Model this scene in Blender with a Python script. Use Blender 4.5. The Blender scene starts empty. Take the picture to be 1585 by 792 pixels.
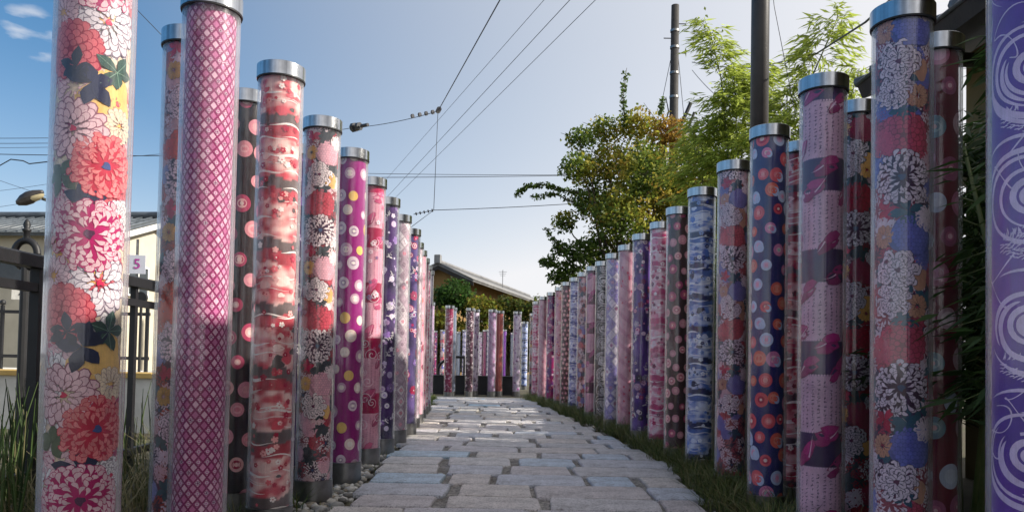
import bpy, bmesh, math, random
import numpy as np
from mathutils import Vector, Matrix, noise

PI = math.pi
S = bpy.context.scene
C = S.collection
rnd = random.Random(7)

# ------------------------------------------------------------------ camera
CAM_H = 0.75
cam_d = bpy.data.cameras.new('camera')
cam = bpy.data.objects.new('camera', cam_d); C.objects.link(cam)
cam_d.sensor_width = 36.0
cam_d.lens = 36.0 * 1160.0 / 1585.0
cam_d.shift_y = 0.081
cam_d.clip_start = 0.05
cam_d.clip_end = 2000
_p, _r = math.radians(1.6), math.radians(1.1)
_f = Vector((0, math.cos(_p), math.sin(_p))); _rt = Vector((1, 0, 0)); _up = _rt.cross(_f)
_R = _rt * math.cos(_r) + _up * math.sin(_r); _U = -_rt * math.sin(_r) + _up * math.cos(_r)
cam.matrix_world = Matrix(((_R.x, _U.x, -_f.x, 0), (_R.y, _U.y, -_f.y, 0), (_R.z, _U.z, -_f.z, CAM_H), (0, 0, 0, 1)))
S.camera = cam

# ------------------------------------------------------------------ light
SUN_EL = math.radians(30)
SUN_AZ = math.radians(97)            # clockwise from +Y (straight ahead) towards +X (right)
sun_dir = Vector((math.sin(SUN_AZ) * math.cos(SUN_EL), math.cos(SUN_AZ) * math.cos(SUN_EL), math.sin(SUN_EL)))
W = bpy.data.worlds.new('World'); S.world = W; W.use_nodes = True
nt = W.node_tree; nt.nodes.clear()
wo = nt.nodes.new('ShaderNodeOutputWorld'); bg = nt.nodes.new('ShaderNodeBackground'); sk = nt.nodes.new('ShaderNodeTexSky')
sk.sky_type = 'NISHITA'; sk.sun_disc = False
sk.sun_elevation = SUN_EL; sk.sun_rotation = SUN_AZ
sk.altitude = 30; sk.air_density = 1.0; sk.dust_density = 1.0; sk.ozone_density = 1.2
bg.inputs['Strength'].default_value = 0.15
# clear-air blue from the sky texture, whitened by haze towards the horizon and towards the sun's side of the sky
def _wn(t, **k):
    x = nt.nodes.new(t)
    for q, v in k.items(): setattr(x, q, v)
    return x
def _wm(op, a, b_, c=None):
    x = _wn('ShaderNodeMath', operation=op)
    for i, v in enumerate((a, b_, c)):
        if v is None: continue
        if hasattr(v, 'is_linked'): nt.links.new(v, x.inputs[i])
        else: x.inputs[i].default_value = v
    return x.outputs[0]
_tc = _wn('ShaderNodeTexCoord'); _sx = _wn('ShaderNodeSeparateXYZ'); nt.links.new(_tc.outputs['Generated'], _sx.inputs[0])
_dt = _wn('ShaderNodeVectorMath', operation='DOT_PRODUCT'); nt.links.new(_tc.outputs['Generated'], _dt.inputs[0]); _dt.inputs[1].default_value = sun_dir
_z = _wm('MAXIMUM', _sx.outputs['Z'], 0.0)
_h = _wm('MULTIPLY', _wm('POWER', 2.71828, _wm('MULTIPLY', _z, -7.0)), 1.5)
_g = _wm('MAXIMUM', _wm('MULTIPLY_ADD', _dt.outputs["Value"], 1.1, 0.345), 0.0)
_f0 = _wm('MINIMUM', _wm('ADD', _h, _g), 0.97)
# one faint shred of cloud low on the left
_cn = _wn('ShaderNodeTexNoise'); _cm = _wn('ShaderNodeMapping'); _cm.inputs['Scale'].default_value = (7, 7, 22); nt.links.new(_tc.outputs['Generated'], _cm.inputs[0]); nt.links.new(_cm.outputs[0], _cn.inputs['Vector']); _cn.inputs['Scale'].default_value = 2.2; _cn.inputs['Detail'].default_value = 7
_cd = _wn('ShaderNodeVectorMath', operation='DOT_PRODUCT'); nt.links.new(_tc.outputs['Generated'], _cd.inputs[0]); _cd.inputs[1].default_value = Vector((-.657, 1, .425)).normalized()
_cf = _wm('MULTIPLY', _wm('MINIMUM', _wm('MAXIMUM', _wm('MULTIPLY', _wm('SUBTRACT', _cd.outputs['Value'], .99935), 2600.0), 0.0), 1.0), _wm('MINIMUM', _wm('MAXIMUM', _wm('MULTIPLY', _wm('SUBTRACT', _cn.outputs['Fac'], .42), 3.0), 0.0), .6))
_f1 = _wm('MAXIMUM', _f0, _cf)
_tn = _wn('ShaderNodeMix', data_type='RGBA', blend_type='MULTIPLY'); _tn.inputs[0].default_value = 1; nt.links.new(sk.outputs[0], _tn.inputs[6]); _tn.inputs[7].default_value = (.0, .235, .365, 1)
_mx = _wn('ShaderNodeMix', data_type='RGBA'); nt.links.new(_f1, _mx.inputs[0]); nt.links.new(_tn.outputs[2], _mx.inputs[6]); _mx.inputs[7].default_value = (2.62, 2.60, 2.66, 1)
nt.links.new(_mx.outputs[2], bg.inputs['Color']); nt.links.new(bg.outputs[0], wo.inputs['Surface'])
sl = bpy.data.lights.new('sun', 'SUN'); sl.energy = 3.0; sl.angle = math.radians(0.55); sl.color = (1.0, 0.93, 0.82)
so = bpy.data.objects.new('sun', sl); C.objects.link(so); so.rotation_euler = sun_dir.to_track_quat('Z', 'Y').to_euler()
S.view_settings.view_transform = 'Standard'; S.view_settings.look = 'None'
S.view_settings.exposure = 1.25; S.view_settings.gamma = 1.0
S.cycles.transparent_max_bounces = 40
S.cycles.max_bounces = 8
S.cycles.caustics_reflective = False; S.cycles.caustics_refractive = False

# ------------------------------------------------------------------ helpers
def lin(c):
    if isinstance(c, str):
        c = tuple(int(c[i:i+2], 16) / 255 for i in (0, 2, 4))
    return tuple((x / 12.92 if x <= 0.04045 else ((x + 0.055) / 1.055) ** 2.4) for x in c)

class N:
    """small node-graph helper"""
    def __init__(s, name):
        s.m = bpy.data.materials.new(name); s.m.use_nodes = True; s.t = s.m.node_tree; s.t.nodes.clear()
        s.out = s.n('ShaderNodeOutputMaterial')
    def n(s, typ, **kw):
        x = s.t.nodes.new(typ)
        for k, v in kw.items():
            if k.startswith('i_'):
                key = k[2:]; key = int(key) if key.isdigit() else key.replace('_', ' ')
                x.inputs[key].default_value = v
            else: setattr(x, k, v)
        return x
    def l(s, a, b): s.t.links.new(a, b)
    def surf(s, sock): s.l(sock, s.out.inputs['Surface'])
    def noise(s, scale, detail=4, rough=.6, vec=None, mapscale=None, coord='Object'):
        tc = s.n('ShaderNodeTexCoord'); v = tc.outputs[coord]
        if mapscale:
            mp = s.n('ShaderNodeMapping'); mp.inputs['Scale'].default_value = mapscale; s.l(v, mp.inputs['Vector']); v = mp.outputs[0]
        x = s.n('ShaderNodeTexNoise'); x.inputs['Scale'].default_value = scale; x.inputs['Detail'].default_value = detail; x.inputs['Roughness'].default_value = rough
        s.l(v, x.inputs['Vector']); return x
    def ramp(s, fac, stops):
        r = s.n('ShaderNodeValToRGB'); e = r.color_ramp.elements
        while len(e) < len(stops): e.new(0.5)
        for k, (p, c) in enumerate(stops):
            e[k].position = p; e[k].color = (*c, 1) if len(c) == 3 else c
        s.l(fac, r.inputs['Fac']); return r.outputs['Color']
    def mix(s, a, b, fac, mode='MIX'):
        x = s.n('ShaderNodeMix', data_type='RGBA', blend_type=mode)
        for k, v in ((0, fac), (6, a), (7, b)):
            if hasattr(v, 'is_linked'): s.l(v, x.inputs[k])
            elif k: x.inputs[k].default_value = (*v, 1)
            else: x.inputs[k].default_value = v
        return x.outputs[2]
    def bump(s, h, strength, dist=0.01):
        b = s.n('ShaderNodeBump'); b.inputs['Strength'].default_value = strength; b.inputs['Distance'].default_value = dist
        s.l(h, b.inputs['Height']); return b.outputs[0]
    def prin(s, col, rough=.7, metal=0, normal=None, **kw):
        p = s.n('ShaderNodeBsdfPrincipled')
        for k, v in (('Base Color', col), ('Roughness', rough), ('Metallic', metal)):
            if hasattr(v, 'is_linked'): s.l(v, p.inputs[k])
            elif k == 'Base Color': p.inputs[k].default_value = (*v, 1)
            else: p.inputs[k].default_value = v
        if normal is not None: s.l(normal, p.inputs['Normal'])
        for k, v in kw.items(): p.inputs[k.replace('_', ' ')].default_value = v
        s.surf(p.outputs[0]); return p

def mottled(name, c1, c2, scale=8, rough=.8, bump=.3, bscale=40, metal=0, dist=.01, detail=6):
    a = N(name); n1 = a.noise(scale, detail); n2 = a.noise(bscale, 5)
    a.prin(a.ramp(n1.outputs['Fac'], [(.3, c1), (.7, c2)]), rough, metal, a.bump(n2.outputs['Fac'], bump, dist)); return a.m

def link(o, parent=None):
    C.objects.link(o)
    if parent is not None: o.parent = parent
    return o
def tag(o, label=None, cat=None, group=None, kind=None):
    for k, v in (('label', label), ('category', cat), ('group', group), ('kind', kind)):
        if v: o[k] = v
    return o
def empty(name, loc=(0, 0, 0), rz=0.0):
    o = bpy.data.objects.new(name, None); o.empty_display_size = .1; C.objects.link(o)
    o.location = loc; o.rotation_euler = (0, 0, rz); return o
def mesh_obj(name, me, parent=None, loc=(0, 0, 0)):
    o = bpy.data.objects.new(name, me); link(o, parent); o.location = loc; return o

class MB:
    """mesh builder: collects boxes, tubes, polygons, with optional vertex colours, and builds ONE mesh object"""
    def __init__(s): s.v, s.f, s.c, s.mi = [], [], [], []; s.smooth = False
    def add(s, vs, fs, col=None, mi=0):
        b = len(s.v); s.v.extend(vs); s.f.extend([tuple(i + b for i in f) for f in fs]); s.mi.extend([mi] * len(fs))
        s.c.extend([col or (1, 1, 1)] * len(vs))
    def box(s, lo, hi, rz=0, bev=0, col=None, o=None, mi=0):
        (x0, y0, z0), (x1, y1, z1) = lo, hi
        vs = [(x0, y0, z0), (x1, y0, z0), (x1, y1, z0), (x0, y1, z0), (x0, y0, z1), (x1, y0, z1), (x1, y1, z1), (x0, y1, z1)]
        if bev:
            b = bev
            vs[4:] = [(x0 + b, y0 + b, z1), (x1 - b, y0 + b, z1), (x1 - b, y1 - b, z1), (x0 + b, y1 - b, z1)]
            vs = vs[:4] + [(x0, y0, z1 - b), (x1, y0, z1 - b), (x1, y1, z1 - b), (x0, y1, z1 - b)] + vs[4:]
            fs = [(3, 2, 1, 0), (8, 9, 10, 11)] + [(k, (k + 1) % 4, (k + 1) % 4 + 4, k + 4) for k in range(4)] + [(k + 4, (k + 1) % 4 + 4, (k + 1) % 4 + 8, k + 8) for k in range(4)]
        else:
            fs = [(3, 2, 1, 0), (4, 5, 6, 7), (0, 1, 5, 4), (1, 2, 6, 5), (2, 3, 7, 6), (3, 0, 4, 7)]
        if rz or o:
            c, si = math.cos(rz), math.sin(rz); ox, oy, oz = o or (0, 0, 0)
            vs = [(x * c - y * si + ox, x * si + y * c + oy, z + oz) for x, y, z in vs]
        s.add(vs, fs, col, mi)
    def tube(s, pts, r, n=8, col=None, cap=True, mi=0):
        pts = [Vector(p) for p in pts]; rs = r if isinstance(r, (list, tuple)) else [r] * len(pts)
        rings = []; prev = None
        for k, p in enumerate(pts):
            d = (pts[min(k + 1, len(pts) - 1)] - pts[max(k - 1, 0)]).normalized()
            a = prev if prev is not None and abs(prev.dot(d)) < .95 else (Vector((0, 0, 1)) if abs(d.z) < .9 else Vector((1, 0, 0)))
            u = (a - d * a.dot(d)).normalized(); w = d.cross(u); prev = u
            rings.append([tuple(p + (u * math.cos(t) + w * math.sin(t)) * rs[k]) for t in [2 * PI * j / n for j in range(n)]])
        vs = [q for rg in rings for q in rg]; fs = []
        for k in range(len(pts) - 1):
            for j in range(n):
                fs.append((k * n + j, k * n + (j + 1) % n, (k + 1) * n + (j + 1) % n, (k + 1) * n + j))
        if cap: fs.append(tuple(range(n - 1, -1, -1))); fs.append(tuple((len(pts) - 1) * n + j for j in range(n)))
        s.add(vs, fs, col, mi)
    def lathe(s, prof, n=32, col=None, o=(0, 0, 0), mi=0):
        vs = []; fs = []
        for (r, z) in prof:
            vs += [(o[0] + r * math.cos(2 * PI * j / n), o[1] + r * math.sin(2 * PI * j / n), o[2] + z) for j in range(n)]
        for k in range(len(prof) - 1):
            for j in range(n): fs.append((k * n + j, k * n + (j + 1) % n, (k + 1) * n + (j + 1) % n, (k + 1) * n + j))
        s.add(vs, fs, col, mi)
    def mesh(s, name, mats, smooth=None):
        me = bpy.data.meshes.new(name); me.from_pydata(s.v, [], s.f)
        for m in (mats if isinstance(mats, (list, tuple)) else [mats]): me.materials.append(m)
        if any(s.mi): me.polygons.foreach_set('material_index', s.mi)
        ca = me.color_attributes.new('Col', 'FLOAT_COLOR', 'POINT')
        if s.c: ca.data.foreach_set('color', np.array([(*c, 1) for c in s.c], dtype=np.float32).ravel())
        if s.smooth if smooth is None else smooth: me.polygons.foreach_set('use_smooth', [True] * len(me.polygons))
        me.update(); return me
    def build(s, name, mats, parent=None, smooth=None, loc=(0, 0, 0)):
        return mesh_obj(name, s.mesh(name, mats, smooth), parent, loc)

def np_mesh(name, V, F, cols, mat, smooth=False):
    """fast mesh from numpy verts (n,3), triangles/quads (m,k), colours (n,3)"""
    me = bpy.data.meshes.new(name); n, (m, k) = len(V), F.shape
    me.vertices.add(n); me.vertices.foreach_set('co', V.astype(np.float32).ravel())
    me.loops.add(m * k); me.loops.foreach_set('vertex_index', F.astype(np.int32).ravel())
    me.polygons.add(m); me.polygons.foreach_set('loop_start', np.arange(0, m * k, k, dtype=np.int32))
    me.polygons.foreach_set('loop_total', np.full(m, k, dtype=np.int32))
    if smooth: me.polygons.foreach_set('use_smooth', np.ones(m, dtype=bool))
    me.update(calc_edges=True)
    ca = me.color_attributes.new('Col', 'FLOAT_COLOR', 'POINT')
    c4 = np.ones((n, 4), dtype=np.float32); c4[:, :3] = cols; ca.data.foreach_set('color', c4.ravel())
    me.materials.append(mat); return me

# ------------------------------------------------------------------ materials
M = {}
def make_mats():
    # printed cloth: colour comes from the print, a fine weave on top
    a = N('printed_cloth'); at = a.n('ShaderNodeAttribute', attribute_name='Col')
    w = a.noise(900, 2); f = a.noise(6, 4)
    col = a.mix(at.outputs['Color'], a.ramp(w.outputs['Fac'], [(.3, (.86, .86, .86)), (.7, (1.12, 1.12, 1.12))]), 1.0, 'MULTIPLY')
    th = a.noise(1, 3, .6, mapscale=(420, 420, 14)); col = a.mix(col, a.ramp(th.outputs['Fac'], [(.3, (.90, .89, .90)), (.65, (1.10, 1.10, 1.10))]), 1.0, 'MULTIPLY')
    dy = a.noise(26, 5, .65); col = a.mix(col, a.ramp(dy.outputs['Fac'], [(.3, (.86, .82, .84)), (.6, (1.10, 1.10, 1.09))]), .8, 'MULTIPLY')
    hs = a.n('ShaderNodeHueSaturation'); hs.inputs['Saturation'].default_value = 1.05; hs.inputs['Value'].default_value = 1.12; a.l(col, hs.inputs['Color']); col = hs.outputs['Color']
    a.prin(col, .75, 0, a.bump(w.outputs['Fac'], .15, .001), Specular_IOR_Level=.25); M['cloth'] = a.m
    # clear acrylic: thin walls of clear plastic, Fresnel reflections, fine vertical extrusion lines, a trace of dust, rims whitened for refracted sky
    a = N('clear_acrylic')
    fz = a.noise(1.0, 3, .5, mapscale=(95, 95, .35)); wv = a.noise(1.0, 2, .5, mapscale=(22, 22, .8))
    sm = a.n('ShaderNodeMath', operation='ADD'); a.l(fz.outputs['Fac'], sm.inputs[0]); a.l(wv.outputs['Fac'], sm.inputs[1])
    bp = a.bump(sm.outputs[0], .34, .004)
    gl = a.n('ShaderNodeBsdfGlossy'); gl.inputs['Roughness'].default_value = .035; gl.inputs['Color'].default_value = (1, 1, 1, 1); a.l(bp, gl.inputs['Normal'])
    tr = a.n('ShaderNodeBsdfTransparent'); tr.inputs['Color'].default_value = (.985, .985, .985, 1)
    df = a.n('ShaderNodeBsdfDiffuse'); df.inputs['Color'].default_value = (.8, .82, .85, 1)
    tl = a.n('ShaderNodeBsdfTranslucent'); tl.inputs['Color'].default_value = (.8, .82, .85, 1)
    hz = a.n('ShaderNodeMixShader'); hz.inputs[0].default_value = .5; a.l(df.outputs[0], hz.inputs[1]); a.l(tl.outputs[0], hz.inputs[2])
    lw = a.n('ShaderNodeLayerWeight'); lw.inputs['Blend'].default_value = .5
    pw = a.n('ShaderNodeMath', operation='POWER'); pw.inputs[1].default_value = 2.6; a.l(lw.outputs['Facing'], pw.inputs[0])
    du = a.n('ShaderNodeMath', operation='MULTIPLY_ADD'); du.inputs[1].default_value = .46; du.inputs[2].default_value = .006; a.l(pw.outputs[0], du.inputs[0])  # pale rim by facing angle, painted in for sky refracted by the thick wall
    dn = a.noise(1, 6, .7, mapscale=(30, 30, 5)); dr = a.n('ShaderNodeMapRange'); dr.inputs[1].default_value = .42; dr.inputs[2].default_value = .75; dr.inputs[3].default_value = 0; dr.inputs[4].default_value = .05; a.l(dn.outputs['Fac'], dr.inputs[0])
    dd = a.n('ShaderNodeMath', operation='ADD'); a.l(du.outputs[0], dd.inputs[0]); a.l(dr.outputs[0], dd.inputs[1]); du = dd
    m1 = a.n('ShaderNodeMixShader'); a.l(du.outputs[0], m1.inputs[0]); a.l(tr.outputs[0], m1.inputs[1]); a.l(hz.outputs[0], m1.inputs[2])
    p5 = a.n('ShaderNodeMath', operation='POWER'); p5.inputs[1].default_value = 5.0; a.l(lw.outputs['Facing'], p5.inputs[0])
    fr = a.n('ShaderNodeMath', operation='MULTIPLY_ADD'); fr.inputs[1].default_value = .96; fr.inputs[2].default_value = .042; a.l(p5.outputs[0], fr.inputs[0])
    g2 = a.n('ShaderNodeBsdfGlossy'); g2.inputs['Roughness'].default_value = .24; a.l(bp, g2.inputs['Normal'])
    gm = a.n('ShaderNodeMixShader'); gm.inputs[0].default_value = .28; a.l(gl.outputs[0], gm.inputs[1]); a.l(g2.outputs[0], gm.inputs[2])
    m2 = a.n('ShaderNodeMixShader'); a.l(fr.outputs[0], m2.inputs[0]); a.l(m1.outputs[0], m2.inputs[1]); a.l(gm.outputs[0], m2.inputs[2])
    a.surf(m2.outputs[0]); M['acrylic'] = a.m
    a = N('brushed_steel'); b = a.noise(1, 3, .6, mapscale=(300, 300, 2)); g = a.noise(1, 4, .6, mapscale=(34, 34, .4)); st = a.noise(9, 6, .7)
    c = a.mix(a.ramp(g.outputs['Fac'], [(.3, (.30, .31, .33)), (.5, (.52, .53, .55)), (.7, (.68, .69, .71))]), a.ramp(st.outputs['Fac'], [(.3, (.62, .60, .58)), (.55, (1, 1, 1))]), .7, 'MULTIPLY')  # upright light and dark bands in the colour imitate reflections
    p = a.prin(c, .17, 1, a.bump(b.outputs['Fac'], .10, .001)); M['steel'] = a.m
    a = N('dull_steel'); b = a.noise(1, 3, .6, mapscale=(300, 300, 4)); g = a.noise(10, 5)
    a.prin(a.ramp(g.outputs['Fac'], [(.35, (.20, .198, .192)), (.7, (.34, .336, .33))]), .34, 1, a.bump(b.outputs['Fac'], .1, .001)); M['collar'] = a.m
    M['rubber'] = mottled('black_gasket', (.01, .01, .012), (.02, .02, .022), 20, .6, .1)
    # paving stone, tint per stone
    a = N('paving_stone_mat'); oi = a.n('ShaderNodeObjectInfo'); n1 = a.noise(6, 8, .7); n2 = a.noise(90, 7, .8); n3 = a.noise(2.2, 3)
    tint = a.ramp(oi.outputs['Random'], [(0, lin('b4b1b1')), (.3, lin('c0bcba')), (.5, lin('c2b9b0')), (.62, lin('b8b1b0')), (.84, lin('b4b8c0')), (.91, lin('a8bfce')), (.93, lin('c4b4aa')), (1, lin('ccc5ba'))])
    c = a.mix(tint, a.ramp(n1.outputs['Fac'], [(.28, (.58, .57, .57)), (.5, (1.10, 1.11, 1.13)), (.72, (1.42, 1.42, 1.43))]), 1.0, 'MULTIPLY')
    c = a.mix(c, a.ramp(n2.outputs['Fac'], [(.38, (.22, .21, .21)), (.50, (1.08, 1.08, 1.08))]), .92, 'MULTIPLY')
    hs = a.n('ShaderNodeMath', operation='ADD'); a.l(n1.outputs['Fac'], hs.inputs[0]); a.l(n2.outputs['Fac'], hs.inputs[1])
    a.prin(c, .50, 0, a.bump(hs.outputs[0], .8, .016)); M['stone'] = a.m
    # aggregate joints
    a = N('pebbled_mortar'); vo = a.n('ShaderNodeTexVoronoi'); tc = a.n('ShaderNodeTexCoord'); vo.inputs['Scale'].default_value = 75; a.l(tc.outputs['Object'], vo.inputs['Vector'])
    n1 = a.noise(5, 5)
    c = a.ramp(vo.outputs['Color'], [(.1, (.10, .095, .09)), (.5, (.24, .23, .215)), (.9, (.42, .40, .37))])
    c = a.mix(c, a.ramp(n1.outputs['Fac'], [(.35, (.55, .52, .48)), (.65, (1, 1, 1))]), 1.0, 'MULTIPLY')
    inv = a.n('ShaderNodeMath', operation='SUBTRACT'); inv.inputs[0].default_value = 1; a.l(vo.outputs['Distance'], inv.inputs[1])
    a.prin(c, .85, 0, a.bump(inv.outputs[0], .9, .012)); M['mortar'] = a.m
    a = N('soil'); n1 = a.noise(1.3, 8, .65); n2 = a.noise(45, 6, .7)
    c = a.ramp(n1.outputs['Fac'], [(.3, (.05, .045, .03)), (.5, (.10, .085, .055)), (.7, (.06, .075, .03))])
    a.prin(c, .95, 0, a.bump(n2.outputs['Fac'], .8, .02)); M['soil'] = a.m
    def attr_mat(name, rough, nscale=30, bump=.3, trans=0.0, lo=.75):
        a = N(name); at = a.n('ShaderNodeAttribute', attribute_name='Col'); n1 = a.noise(nscale, 5)
        c = a.mix(at.outputs['Color'], a.ramp(n1.outputs['Fac'], [(.3, (lo,) * 3), (.7, (1.1,) * 3)]), 1.0, 'MULTIPLY')
        p = a.prin(c, rough, 0, a.bump(n1.outputs['Fac'], bump, .004) if bump else None)
        if trans:
            p.inputs['Specular IOR Level'].default_value = .3
            t = a.n('ShaderNodeBsdfTranslucent'); a.l(c, t.inputs['Color']); mx = a.n('ShaderNodeMixShader'); mx.inputs[0].default_value = trans
            a.l(p.outputs[0], mx.inputs[1]); a.l(t.outputs[0], mx.inputs[2]); a.surf(mx.outputs[0])
        return a.m
    M['pebble'] = attr_mat('pebble_mat', .75, 60, .5)
    M['leaf'] = attr_mat('leaf_mat', .5, 3, 0, .5)
    M['grass'] = attr_mat('grass_mat', .55, 5, 0, .3)
    M['wood'] = mottled('bark', (.05, .04, .03), (.13, .10, .075), 12, .9, .8, 50)
    M['culm'] = mottled('bamboo_culm', (.08, .12, .03), (.16, .18, .06), 10, .5, .1, 30)
    M['pole'] = mottled('dark_pole', (.018, .016, .015), (.04, .036, .034), 8, .7, .4, 60)
    M['pole2'] = mottled('brown_painted_steel', (.030, .026, .025), (.045, .040, .038), 10, .4, .1, 80)
    M['black'] = mottled('black_paint', (.006, .006, .007), (.012, .012, .014), 12, .5, .12, 120)
    M['cable'] = mottled('cable_rubber', (.02, .026, .036), (.035, .042, .056), 8, .5, .1)  # bluish tint put into the colour for distance haze
    M['ceramic'] = mottled('insulator_glaze', (.03, .03, .035), (.06, .06, .065), 8, .3, .1)
    M['cream'] = mottled('cream_render', (.52, .47, .36), (.62, .56, .44), 2.5, .9, .25, 80)
    M['ochre'] = mottled('ochre_render', (.20, .12, .045), (.28, .17, .06), 2, .9, .25, 60)
    M['yellow_wall'] = mottled('mustard_render', (.12, .095, .04), (.17, .135, .055), 3, .9, .3, 70)
    M['tile'] = mottled('roof_tile', (.055, .065, .075), (.13, .15, .17), 3, .38, .2, 40)
    M['tile2'] = mottled('grey_roof_tile', (.14, .14, .145), (.25, .25, .25), 2, .5, .2, 30)
    M['white'] = mottled('white_paint', (.70, .70, .68), (.80, .80, .78), 4, .6, .1, 60)
    M['concrete'] = mottled('concrete', (.36, .35, .33), (.56, .55, .52), 2.2, .9, .4, 50)
    M['pale_concrete'] = mottled('pale_concrete', (.50, .48, .43), (.74, .72, .66), 2.2, .9, .4, 50)
    M['sign_grey'] = mottled('sign_grey', (.42, .44, .52), (.48, .50, .58), 4, .5, .05)
    M['edge'] = mottled('ochre_edge_paving', (.42, .27, .08), (.55, .38, .13), 6, .8, .3, 60)
    M['dark_wood'] = mottled('dark_timber', (.012, .010, .009), (.03, .024, .02), 6, .7, .3, 40)
    M['glassy'] = mottled('window_glass', (.03, .04, .05), (.06, .07, .08), 3, .08, .05)
    M['magenta'] = mottled('magenta_paint', (.30, .02, .22), (.36, .03, .27), 6, .6, .05)
    M['lens'] = mottled('lamp_diffuser', (.42, .36, .22), (.55, .48, .30), 6, .4, .1)
make_mats()

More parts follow.
